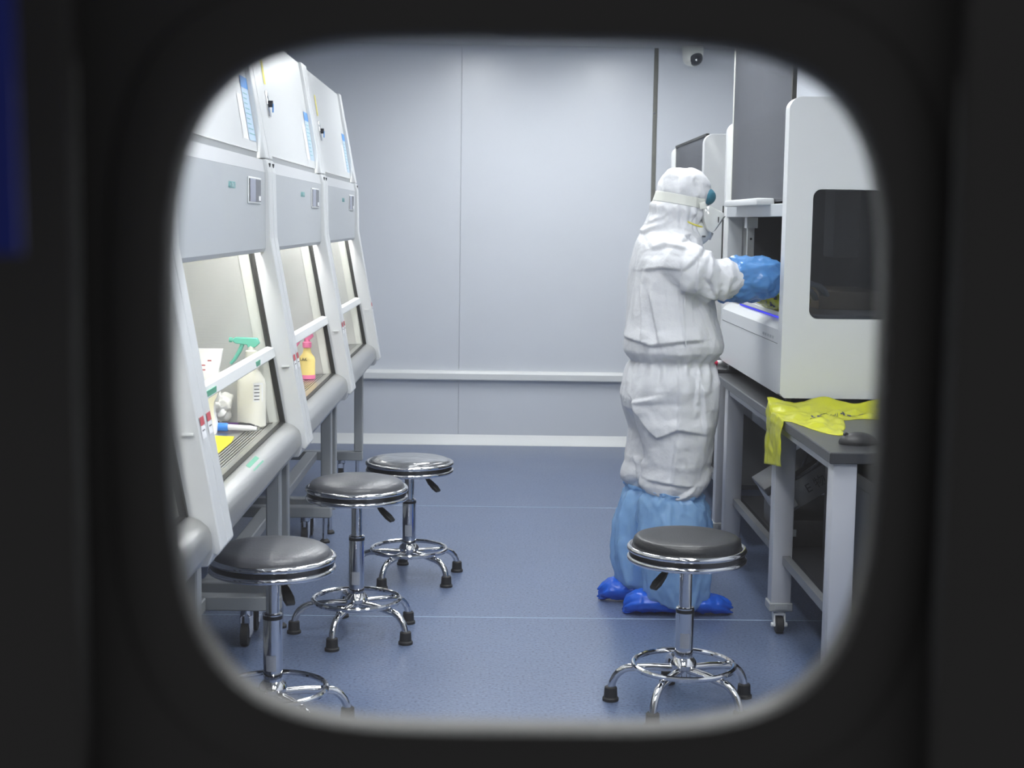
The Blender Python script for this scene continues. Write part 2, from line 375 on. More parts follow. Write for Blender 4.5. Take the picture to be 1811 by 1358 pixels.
# ================================================================== BIOSAFETY CABINETS
BW = 1.53; BR = BW/1.30      # cabinet width; front layout stretched in depth to suit the camera refitted to image pixels
def glass_x(z, d=0): return -.836+(1.345-z)*.176+d
def cabinet(Y0, idx, label, stickers=True):
    OX = -1.1
    t = thing('safety_cabinet', label, 'cabinet', (OX, Y0, 0), 'white biosafety cabinets along the left wall')
    t.scale = (1, 1, .977)  # whole cabinet squeezed in height to meet its pixel heights in the image
    def Y(y): return Y0+y*BR
    ya, yb = Y(.066), Y(1.234)
    low = [(-1.40, .70), (-1.40, 1.645), (-.786, 1.645), (-.777, 1.605), (-.772, 1.385), (-.652, .690), (-.662, .676), (-.671, .679), (-.683, .650), (-.704, .648), (-.716, .70)]
    up = [(-1.40, 1.648), (-1.40, 2.125), (-.872, 2.125), (-.7865, 1.648)]
    for y0, y1 in ((.002, .064), (1.236, 1.298)):
        sp = MB().prism(low, Y(y0), Y(y1)).build('side_panel', 'white', t, bevel=.003, seg=1, smooth=False)
        MB().prism(up, Y(y0), Y(y1)).build('upper_post', 'white', t, bevel=.003, seg=1, smooth=False)
        ym = Y((y0+y1)/2)
        MB().cyl((-.784, ym, 1.627), (-.778, ym, 1.626), .007, 10).build('screw', 'darksteel', sp)
        if stickers:
            # small warning stickers on the sloping front edge
            def fx(z): return -.772+(1.385-z)/(1.385-.690)*.120+.0012
            st = MB().add([(fx(z), y, z) for z in (.945, .995) for y in (ym-.022, ym+.022)], [(0, 1, 3, 2)]).build('sticker', 'paper', sp, smooth=False)
            MB().add([(fx(z)+.0008, y, z) for z in (.975, .995) for y in (ym-.022, ym+.022)], [(0, 1, 3, 2)]).build('print', 'print_red', st, smooth=False)
            MB().add([(fx(z)+.0008, y, z) for z in (.962, .965) for y in (ym-.014, ym+.014)], [(0, 1, 3, 2)]).build('print', 'print_dark', st, smooth=False)
    # closed shell
    sh = MB().box(-1.40, -1.38, ya, yb, .70, 2.12).box(-1.38, -.90, ya, yb, 2.095, 2.12).box(-1.38, -.76, ya, yb, .70, .755).box(-1.38, -.86, ya, yb, 1.40, 1.42)
    sh.build('housing', 'white', t, smooth=False)
    # upper front panel, leaning back
    ux = lambda z: -.884+(2.12-z)/(2.12-1.668)*.072
    upn = MB().prism([(ux(2.12)-.02, 2.12), (ux(2.12), 2.12), (ux(1.668), 1.668), (ux(1.668)-.02, 1.668)], ya, yb).build('upper_panel', 'white', t, smooth=False)
    MB().box(-.84, -.816, ya, yb, 1.646, 1.667).build('seam_rail', 'frame_grey', t, smooth=False)
    # lock with key, notice, warning label on the upper panel
    def on_panel(y0, y1, z0, z1, d): return MB().add([(ux(z)+d, Y(y), z) for z in (z0, z1) for y in (y0, y1)], [(0, 1, 3, 2)])
    lp = MB().prism([(ux(1.81), 1.81), (ux(1.81)+.006, 1.81), (ux(1.90)+.006, 1.90), (ux(1.90), 1.90)], Y(.250), Y(.280)).build('lock_plate', 'chrome', t, bevel=.002)
    MB().cyl((ux(1.855)+.004, Y(.265), 1.855), (ux(1.855)+.02, Y(.265), 1.855), .012, 12).build('lock', 'darksteel', lp)
    MB().box(ux(1.84)+.016, ux(1.84)+.02, Y(.2615), Y(.2685), 1.825, 1.855).build('key', 'print_blue', lp, smooth=False)
    on_panel(.262, .300, 1.925, 2.02, .0012).build('warning_label', 'print_yellow', t, smooth=False)
    nt_ = on_panel(1.12, 1.232, 1.70, 1.905, .0012).build('notice', 'print_pale', t, smooth=False)
    on_panel(1.12, 1.232, 1.868, 1.905, .002).build('print', 'print_blue', nt_, smooth=False)
    for k in range(9):
        z = 1.85-.016*k
        on_panel(1.13, 1.13+random.uniform(.05, .095), z-.0016, z+.0016, .002).build('print', 'print_teal', nt_, smooth=False)
    dn = on_panel(1.03, 1.105, 1.70, 1.84, .0012).build('diagram', 'paper', t, smooth=False)
    for k in range(4):
        on_panel(1.04+.014*k, 1.042+.014*k, 1.71, 1.73+.03*((k*7) % 4), .002).build('print', 'hood_grey', dn, smooth=False)
    # canopy: pale band on top, grey apron below
    MB().prism([(-.806, 1.645), (-.797, 1.643), (-.789, 1.602), (-.806, 1.602)], ya, yb).build('canopy_band', 'band', t, smooth=False)
    ap = MB().prism([(-.809, 1.6015), (-.789, 1.6015), (-.789, 1.352), (-.794, 1.340), (-.803, 1.338), (-.809, 1.346)], ya, yb).build('canopy', 'hood_grey', t, smooth=False)
    # control display
    d = MB().box(-.7888, -.785, Y(.944), Y(1.142), 1.496, 1.579).build('display', 'trim', t, bevel=.002, seg=1)
    MB().box(-.785, -.7838, Y(.956), Y(1.05), 1.502, 1.573).build('screen', 'screen_light', d, smooth=False)
    MB().box(-.785, -.7836, Y(1.05), Y(1.132), 1.502, 1.573).build('screen', 'screen', d, smooth=False)
    MB().box(-.7836, -.783, Y(1.098), Y(1.126), 1.506, 1.521).build('button', 'paper', d, smooth=False)
    MB().box(-.785, -.7832, Y(.952), Y(.958), 1.502, 1.573).build('bezel', 'black', d, smooth=False)
    text_part('AIRTECH', .028, 'print_teal', t, (-.7885, Y(.72), 1.545), (PI/2, 0, PI/2))
    # fluorescent lamp behind the canopy
    lm = MB().cyl((-.822, ya+.05, 1.40), (-.822, yb-.05, 1.40), .011, 12).build('lamp_tube', 'tube', t)
    # chamber lining
    MB().box(-1.335, -1.33, ya+.002, yb-.002, .765, 1.40).build('back_lining', 'steel_lining', t, smooth=False)
    for s, y in ((1, ya), (-1, yb)):
        poly = [(-1.33, .766), (-1.33, 1.40), (glass_x(1.40, -.045), 1.40), (glass_x(.766, -.045), .766)]
        MB().prism(poly, min(y, y+s*.003), max(y, y+s*.003)).build('side_lining', 'steel_lining', t, smooth=False)
        poly = [(glass_x(1.40, -.044), 1.40), (glass_x(1.40, -.008), 1.40), (glass_x(.768, -.008), .768), (glass_x(.768, -.044), .768)]
        MB().prism(poly, min(y, y+s*.006), max(y, y+s*.006)).build('side_trim', 'cream', t, smooth=False)
        poly = [(glass_x(1.375, -.008), 1.375), (glass_x(1.375, .009), 1.375), (glass_x(.765, .009), .765), (glass_x(.765, -.008), .765)]
        MB().prism(poly, min(y, y+s*.014), max(y, y+s*.014)).build('gasket', 'gasket', t, smooth=False)
        MB().box(glass_x(.94, .028), glass_x(.94, .052), min(y, y+s*.008), max(y, y+s*.008), .957, .962).build('clip', 'trim', t, smooth=False)
    # sash glass and its grab bar
    MB().prism([(glass_x(1.40, -.003), 1.40), (glass_x(1.40, .003), 1.40), (glass_x(1.0, .003), 1.0), (glass_x(1.0, -.003), 1.0)], ya+.016, yb-.016).build('sash_glass', 'glass', t, smooth=False)
    gx = glass_x(1.0)
    gb = MB().prism([(gx-.008, 1.026), (gx+.014, 1.022), (gx+.020, .994), (gx+.014, .988), (gx-.004, .988)], ya+.0145, yb-.0145).build('sash_bar', 'trim', t, smooth=False)
    if idx == 1:
        for y0, y1 in ((.25, .36), (.90, .96)):
            MB().box(gx+.017, gx+.0196, Y(y0), Y(y1), .995, 1.012).build('label', 'print_green', gb, smooth=False)
    # work surface, intake grille slats, front sill
    MB().box(-1.33, -.826, ya+.003, yb-.003, .755, .766).build('work_surface', 'steel', t, smooth=False)
    g = MB()
    for k in range(6): g.box(-.8225+k*.0095, -.8165+k*.0095, ya+.02, yb-.02, .757, .766)
    g.build('intake_grille', 'steel', t, smooth=False)['kind'] = 'stuff'
    MB().box(-.826, -.764, ya+.003, yb-.003, .7552, .757).build('grille_pan', 'gasket', t, smooth=False)
    MB().prism([(-.765, .756), (-.765, .769), (-.745, .772), (-.72, .768), (-.698, .758), (-.682, .744), (-.675, .728), (-.673, .694), (-.68, .687), (-.765, .690)], ya+.001, yb-.001).build('front_sill', 'steel', t)
    MB().prism([(-.742, .7718), (-.742, .7735), (-.728, .7722), (-.728, .7702)], ya+.002, yb-.002).build('sill_seal', 'gasket', t, smooth=False)
    MB().prism([(-.70, .6995), (-.70, .66), (-.695, .66), (-.6795, .686), (-.6795, .6875)], ya+.01, yb-.01).build('sill_skirt', 'steel', t, smooth=False)
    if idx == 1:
        MB().add([(-.7145, Y(.52), .7672), (-.6905, Y(.52), .7525), (-.6905, Y(.66), .7525), (-.7145, Y(.66), .7672)], [(0, 1, 2, 3)]).build('sticker', 'print_green', t, smooth=False)  # green patch painted on the sill, standing in for a sticker's reflection
    # stand
    for y0 in (.085, 1.225):
        for x0 in (-.79, -1.36):
            MB().box(x0, x0+.045, Y(y0), Y(y0+.05), .168, .7).build('leg', 'frame_grey', t, bevel=.004, seg=1)
        MB().box(-1.36, -.745, Y(y0), Y(y0+.05), .118, .1675).build('foot_beam', 'frame_grey', t, bevel=.004, seg=1)
        MB().box(-1.30, -.80, Y(y0+.01), Y(y0+.04), .64, .7).build('cross_beam', 'frame_grey', t, smooth=False)
        for xc in (-.86, -1.27):
            cs = MB().cyl((xc, Y(y0+.025), .098), (xc, Y(y0+.025), .1178), .022, 16).box(xc-.017, xc-.013, Y(y0-.012), Y(y0+.05), .03, .1).box(xc+.013, xc+.017, Y(y0-.012), Y(y0+.05), .03, .1).build('caster', 'chrome', t)
            MB().cyl((xc-.012, Y(y0-.002), .038), (xc+.012, Y(y0-.002), .038), .0375, 24).build('wheel', 'rubber', cs)
        for xc in (-.775, -1.33):
            ft = MB().cyl((xc, Y(y0+.025), .018), (xc, Y(y0+.025), .1178), .011, 12).build('leveling_foot', 'chrome', t)
            MB().lathe([(.022, 0), (.022, .008), (.012, .018)], (xc, Y(y0+.025), .0005), 16).build('pad', 'rubber', ft)
    MB().box(-1.05, -.99, Y(.136), Y(1.224), .12, .166).build('long_beam', 'frame_grey', t, bevel=.004, seg=1)
    MB().box(-.79, -.75, Y(.136), Y(1.224), .645, .699).build('top_beam', 'frame_grey', t, smooth=False)
    return t
cabinet(.633, 0, 'nearest biosafety cabinet on the left, mostly hidden by the window edge')
cabinet(2.163, 1, 'white biosafety cabinet holding a green trigger spray bottle and pens')
cabinet(3.693, 2, 'white biosafety cabinet holding a yellow and pink bottle')
cabinet(5.224, 3, 'empty white biosafety cabinet, the farthest one beside the back wall')

# ------------------------------------------------ things inside the cabinets
ZS = .7487
def trigger_bottle(x, y, bodymat, neckmat, headmat, label, h, r, flat=.75, facing=PI):
    t = thing('spray_bottle', label, 'bottle', (x, y, ZS))
    prof = [(.86, 0), (1, .02), (1, .50), (.93, .56), (.55, .66), (.46, .74), (.42, .80)]
    n = 28; rs = []
    for rr, hh in prof:
        rs.append([(x+rr*r*math.cos(2*PI*k/n), y+rr*r*flat*math.sin(2*PI*k/n), ZS+.0002+hh*h) for k in range(n)])
    MB().rings(rs).build('bottle_body', bodymat, t)
    MB().lathe([(.017, 0), (.019, .002), (.019, .022), (.013, .026), (.011, .04)], (x, y, ZS+.80*h), 20).build('neck_collar', neckmat, t)
    zt = ZS+.80*h+.036; s = math.cos(facing)
    hd = MB().prism([(x-s*.028, zt+.012), (x-s*.02, zt+.028), (x+s*.05, zt+.030), (x+s*.062, zt+.022), (x+s*.05, zt+.010), (x+s*.012, zt+.006), (x+s*.01, zt-.002), (x-s*.014, zt-.002), (x-s*.02, zt+.004)], y-.011, y+.011).build('spray_head', headmat, t, bevel=.002, seg=1)
    MB().tube([(x+s*.028, y, zt+.008), (x+s*.036, y, zt-.012), (x+s*.052, y, zt-.04), (x+s*.066, y, zt-.056)], [.007, .007, .006, .005], 8).build('trigger', headmat, hd)
    MB().cyl((x+s*.060, y, zt+.021), (x+s*.070, y, zt+.021), .008, 10).build('nozzle', headmat, hd)
    return t
b1 = trigger_bottle(-.820, 3.513, 'bottle', 'bottle', 'mint', 'milky white spray bottle with a mint green trigger in the nearest open cabinet', .28, .046)
lb = MB().add([(-.809+i*.014, 3.513-.0345*math.sqrt(max(0, 1-((-.809+i*.014+.82)/.046)**2))-.0008, z) for i in range(3) for z in (.835, .895)], [(0, 2, 3, 1), (2, 4, 5, 3)]).build('scale_print', 'paper', b1)
for k in range(5):
    z = .842+k*.011
    MB().add([(x, 3.513-.0345*math.sqrt(max(0, 1-((x+.82)/.046)**2))-.0016, zz) for x in (-.806, -.790) for zz in (z-.0014, z+.0014)], [(0, 2, 3, 1)]).build('print', 'print_dark', lb)
b2 = trigger_bottle(-.824, 4.944, 'bottle_yellow', 'pink', 'pink', 'pale yellow bottle with pink collar and base in the second cabinet', .165, .034, .7)
n = 28
MB().rings([[(-.824+rr*.034*math.cos(2*PI*k/n), 4.944+rr*.034*.7*math.sin(2*PI*k/n), ZS+z) for k in range(n)] for rr, z in ((.9, .0001), (1.03, .002), (1.03, .018), (.99, .0185))]).build('base_band', 'pink', b2)
text_part('LAK', .018, 'print_dark', b2, (-.836, 4.9185, ZS+.085), (PI/2, 0, -.15))
# tissue pouch: standing sleeve of folded paper and a crumpled white pack
t = thing('paper_sleeve', 'upright white printed paper sleeve with red writing in the nearest open cabinet', 'paper', (-.955, 3.36, ZS))
rs = []
for i in range(9):
    z = ZS+.0005+i*.033; wob = .006*math.sin(i*1.7); wd = .05-.008*math.sin(i*.9)+(.01 if i > 6 else 0)
    rs.append([(-.955+wob+sx*wd+.012*i/8, 3.36+sy*.016*(1-.6*i/8)+.012*math.sin(i), z) for sx, sy in ((-1, -1), (0, -1.3), (1, -1), (1, 1), (0, 1.2), (-1, 1))])
MB().rings(rs).build('sleeve', 'paper', t, angle=20)
for k in range(7):
    z = ZS+.20+.009*(k % 4)*1.6; x = -.982+.019*(k//2)
    MB().box(x, x+.012, 3.334, 3.3345, z, z+.004).build('print', 'print_red', t, smooth=False)
def print_patch(o, c, r, m, flat=False):
    """dark print on a bag: a few of its own faces, lifted off the surface"""
    org = Vector(ORG.get(o.name, (0, 0, 0))); c = Vector(c)-org; me = o.data; vs = []; fs = []
    rnd = random.Random(int(c.x*9999)+int(c.y*7777))
    for p in me.polygons:
        d = p.center-c
        if flat: d.z = 0
        else: d.x = 0
        if d.length < r and rnd.random() < .75 and (flat or p.center.x < c.x+.09 and p.normal.x < 0):
            k = len(vs)
            vs += [tuple(me.vertices[i].co+p.normal*(.0015 if p.normal.z > 0 or not flat else -.0015)) for i in p.vertices]; fs.append(list(range(k, len(vs))))
    if not fs: return
    q = bpy.data.meshes.new('print'); q.from_pydata(vs, [], fs); q.materials.append(M[m])
    b = bpy.data.objects.new('print', q); COL.objects.link(b); b.parent = o
def lump(name, m, c, r, f, amp, parent=None, org=None, seed=0, zmin=None, n=40, mm=24, amp2=.003):
    o_ = MB().ellipsoid(c, r, n, mm)
    vs = []
    for v in o_.v:
        p = Vector(v); d = (p-Vector(c)); q = p+Vector((seed*3.1, seed*1.7, 0))
        k = amp*(crumple(q, f)-.5)*2+amp2*fbm(q, f*3)
        p = p+d.normalized()*k
        if zmin is not None and p.z < zmin: p.z = zmin
        vs.append(tuple(p))
    o_.v = vs
    return o_.build(name, m, parent, **({} if parent else {'org': org or (c[0], c[1], c[2]-r[2])}), angle=60)
tag(lump('tissue_pack', 'tissue', (-.945, 3.545, ZS+.058), (.062, .05, .06), 19, .014, zmin=ZS+.0002, seed=1, n=80, mm=48, amp2=.006), 'crumpled white tissue pack beside the white spray bottle', 'tissue pack')
pn = thing('ballpoint_pen', 'purple and black ballpoint pen lying behind the blue marker', 'pen', (-0.890, 3.485, ZS))
MB().tube([(-0.975, 3.490, ZS+.0095), (-0.880, 3.485, ZS+.0095), (-0.855, 3.483, ZS+.0095)], [.0075, .009, .009], 12).build('barrel', 'purple', pn)
MB().tube([(-0.856, 3.483, ZS+.0095), (-0.820, 3.482, ZS+.0095), (-0.805, 3.481, ZS+.0085)], [.0092, .009, .004], 12).build('grip', 'black', pn)
MB().tube([(-0.807, 3.481, ZS+.0085), (-0.790, 3.480, ZS+.0075)], [.004, .0012], 10).build('tip', 'chrome', pn)
MB().box(-.97, -.92, 3.486, 3.492, ZS+.0175, ZS+.0205).build('pen_clip', 'black', pn, smooth=False)
pn = thing('marker_pen', 'white marker pen with a thick blue cap on the yellow sheet', 'pen', (-0.842, 3.395, ZS))
MB().tube([(-0.947, 3.400, ZS+.016), (-0.942, 3.400, ZS+.016), (-0.880, 3.395, ZS+.016), (-0.874, 3.395, ZS+.016)], [.011, .0135, .0135, .012], 16).build('cap', 'blue_cap', pn)
MB().tube([(-0.875, 3.395, ZS+.016), (-0.802, 3.390, ZS+.014), (-0.784, 3.389, ZS+.012)], [.0095, .0085, .006], 14).build('barrel', 'paper', pn)
MB().tube([(-0.785, 3.389, ZS+.012), (-0.764, 3.388, ZS+.010)], [.004, .002], 10).build('nib', 'chrome', pn)
tag(MB().prism([(-1.0, 2.80), (-.836, 2.72), (-.828, 2.88), (-.826, 3.18), (-.838, 3.30), (-1.0, 3.33)], ZS+.0003, ZS+.0012, 'z').build('yellow_sheet', 'yellow_paper', smooth=False, org=(-.9, 3.0, ZS)), 'yellow plastic sheet lying on the steel work surface', 'sheet')

# ================================================================== STOOLS
def stool(x, y, seat_z, ring_z, rot, kind, lever, label, cf=.56):
    t = thing('lab_stool', label, 'stool', (x, y, 0), 'round chrome lab stools')
    L = lambda pts: [(x+px, y+py, pz) for px, py, pz in pts]
    zt = seat_z             # top of the chrome rim
    # rim
    rim = MB().lathe([(.145, -.046), (.1664, -.046), (.169, -.043), (.169, -.010), (.1664, -.006), (.145, -.006)], (x, y, zt), 64).build('seat_rim', 'darksteel', t)
    MB().torus((x, y, zt-.009), .1664, .009, 64, 12).build('chrome_ring', 'chrome', rim)
    MB().torus((x, y, zt-.038), .1664, .0085, 64, 12).build('chrome_ring', 'chrome', rim)
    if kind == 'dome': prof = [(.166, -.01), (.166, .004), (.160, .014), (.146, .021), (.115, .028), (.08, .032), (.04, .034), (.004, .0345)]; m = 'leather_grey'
    elif kind == 'flat': prof = [(.164, -.01), (.164, .008), (.160, .020), (.154, .0255), (.146, .028), (.10, .030), (.05, .031), (.004, .031)]; m = 'leather'
    else: prof = [(.166, -.01), (.165, .002), (.158, .007), (.13, .012), (.08, .015), (.04, .016), (.004, .016)]; m = 'film_clear'
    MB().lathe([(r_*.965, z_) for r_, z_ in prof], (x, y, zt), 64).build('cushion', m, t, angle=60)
    MB().lathe([(.15, 0), (.15, .004), (.05, .004)], (x, y, zt-.05), 32).build('seat_pan', 'black', t)
    MB().lathe([(.03, -.012), (.034, 0)], (x, y, zt-.05), 20).build('mount', 'black', t)
    zc = lerp(ring_z, zt, cf)
    MB().cyl((x, y, zc-.01), (x, y, zt-.05), .0185, 24).build('gas_rod', 'chrome', t)
    col = MB().lathe([(.0, 0), (.0265, 0), (.0265, zc-ring_z-.02), (.024, zc-ring_z-.018), (.0185, zc-ring_z-.018)], (x, y, ring_z+.02), 28).build('column', 'chrome', t)
    MB().lathe([(.0272, 0), (.0272, .010), (.019, .012)], (x, y, zc-.014), 28).build('collar', 'black', t)
    # sticker wrapped on the column, towards the door
    st = MB(); A = [math.radians(-125+9*k) for k in range(8)]
    for z in (ring_z+.055, ring_z+.10): st.v += [(x+0.0269*math.cos(a), y+0.0269*math.sin(a), z) for a in A]
    st.f = [[k, k+1, k+9, k+8] for k in range(7)]
    st.build('sticker', 'sticker_grey', col)
    hub = MB().lathe([(.022, -.045), (.022, -.02), (.036, -.012), (.040, 0), (.036, .010), (.027, .02)], (x, y, ring_z+.004), 24).build('hub', 'chrome', t)
    MB().torus((x, y, ring_z), .1478, .0083, 72, 10).build('foot_ring', 'chrome', t)
    for k in range(5):
        a = rot+2*PI*k/5; ca, sa = math.cos(a), math.sin(a)
        pr = [(.02, ring_z-.012), (.09, ring_z-.014), (.148, ring_z-.020)]
        for q in range(1, 7):
            b = PI/2*q/6*.93; pr.append((.148+.066*math.sin(b), ring_z-.020-(ring_z-.02-.035)*(1-math.cos(b))*1.06))
        leg = MB().tube([(x+r*ca, y+r*sa, max(z, .03)) for r, z in pr], .0118, 12).build('leg', 'chrome', t)
        r0 = pr[-1][0]+.001
        MB().lathe([(.0245, 0), (.0245, .008), (.0205, .012), (.019, .040), (.0155, .043)], (x+r0*ca, y+r0*sa, .0004), 18).build('rubber_foot', 'rubber', leg)
    # height lever
    ca, sa = math.cos(lever), math.sin(lever)
    lv = MB().tube([(x+r*ca, y+r*sa, z) for r, z in ((.02, zt-.056), (.07, zt-.058), (.09, zt-.066))], .005, 8).build('lever', 'black', t)
    p0 = Vector((x+.088*ca, y+.088*sa, zt-.065)); p1 = Vector((x+.145*ca, y+.145*sa, zt-.108)); sd = Vector((-sa, ca, 0))
    d = (p1-p0); upv = d.cross(sd).normalized(); rs = []
    for s_, wd, th in ((0, .007, .005), (.25, .011, .007), (.7, .015, .007), (1, .012, .005)):
        p = p0+d*s_; rs.append([p+sd*wd+upv*th, p-sd*wd+upv*th, p-sd*wd-upv*th, p+sd*wd-upv*th])
    MB().rings(rs).build('paddle', 'black', lv, bevel=.002, seg=1)
    return t
dg = math.radians
stool(.528, 3.032, .486, .127, 2.922, 'flat', dg(222), 'black flat-topped chrome stool at front right, in front of the person', .48)
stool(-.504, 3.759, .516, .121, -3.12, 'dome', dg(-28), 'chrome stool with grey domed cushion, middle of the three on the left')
stool(-.370, 4.559, .472, .116, -2.024, 'film', dg(-35), 'chrome stool with shiny plastic-wrapped flat seat, farthest on the left')
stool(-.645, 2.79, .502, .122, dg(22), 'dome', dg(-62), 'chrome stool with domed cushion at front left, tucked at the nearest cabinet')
stool(.69, 4.87, .50, .12, dg(-140), 'flat', dg(60), 'chrome stool hidden behind the standing person')

# ================================================================== BENCHES
def bench_leg(x0, x1, y0, y1, ztop, parent, caster=True):
    lg = MB().box(x0, x1, y0, y1, .105, ztop).build('leg', 'bench_grey', parent, bevel=.005, seg=2)
    xm, ym = (x0+x1)/2, (y0+y1)/2
    cl = MB().box(x0-.006, x1+.006, y0-.006, y1+.006, .082, .112).build('clamp', 'frame_grey', lg, bevel=.003, seg=1)
    MB().box(x0+.014, x1-.014, y0-.010, y0-.0062, .09, .104).build('clamp_plate', 'silver', lg, smooth=False)
    cs = MB().cyl((xm, ym, .072), (xm, ym, .0818), .022, 16)
    for s in (-1, 1):
        cs.prism([(ym-.028, .026), (ym-.02, .072), (ym+.02, .072), (ym+.012, .05), (ym-.012, .022)], xm+s*.018-.003, xm+s*.018+.003, 'x')
    cs.box(xm-.02, xm+.02, ym-.022, ym+.02, .064, .072).cyl((xm-.028, ym-.016, .03), (xm+.028, ym-.016, .03), .008, 10)
    co = cs.build('caster', 'trim', lg)
    MB().tube([(xm-.0135, ym-.016, .0305), (xm-.010, ym-.016, .0305), (xm+.010, ym-.016, .0305), (xm+.0135, ym-.016, .0305)], [.026, .030, .030, .026], 24).build('wheel', 'rubber', lg)
    return lg
def bench(name, label, xa, xb, y0, y1, zt, th, legs, shelf_z):
    t = thing(name, label, 'bench', ((xa+xb)/2, (y0+y1)/2, 0), 'dark-topped lab benches along the right wall')
    MB().box(xa, xb, y0, y1, zt-th, zt).build('worktop', 'worktop', t, bevel=.003, seg=1)
    for yl in legs:
        for xl in (xa+.015, xb-.10): bench_leg(xl, xl+.07, yl, yl+.07, zt-th, t)
    for k in range(len(legs)-1):
        for xl in (xa+.022, xb-.062): MB().box(xl, xl+.03, legs[k]+.071, legs[k+1]-.001, zt-th-.03, zt-th).build('apron_rail', 'bench_grey', t, smooth=False)
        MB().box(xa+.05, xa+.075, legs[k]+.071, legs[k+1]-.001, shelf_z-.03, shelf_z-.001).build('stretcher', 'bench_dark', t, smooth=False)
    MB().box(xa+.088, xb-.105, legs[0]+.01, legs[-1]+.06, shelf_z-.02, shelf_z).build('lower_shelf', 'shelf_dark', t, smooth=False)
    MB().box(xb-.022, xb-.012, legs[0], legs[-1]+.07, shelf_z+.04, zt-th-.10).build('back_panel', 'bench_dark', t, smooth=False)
    return t
bench('lab_bench', 'nearer dark-topped bench on casters carrying the large white instrument', .918, 1.575, 2.95, 5.13, .777, .033, (2.968, 3.80, 4.85), .28)
bench('lab_bench', 'farther dark-topped bench behind the person, near the back wall', .925, 1.585, 5.14, 7.90, .793, .018, (5.15, 6.4, 7.7), .28)
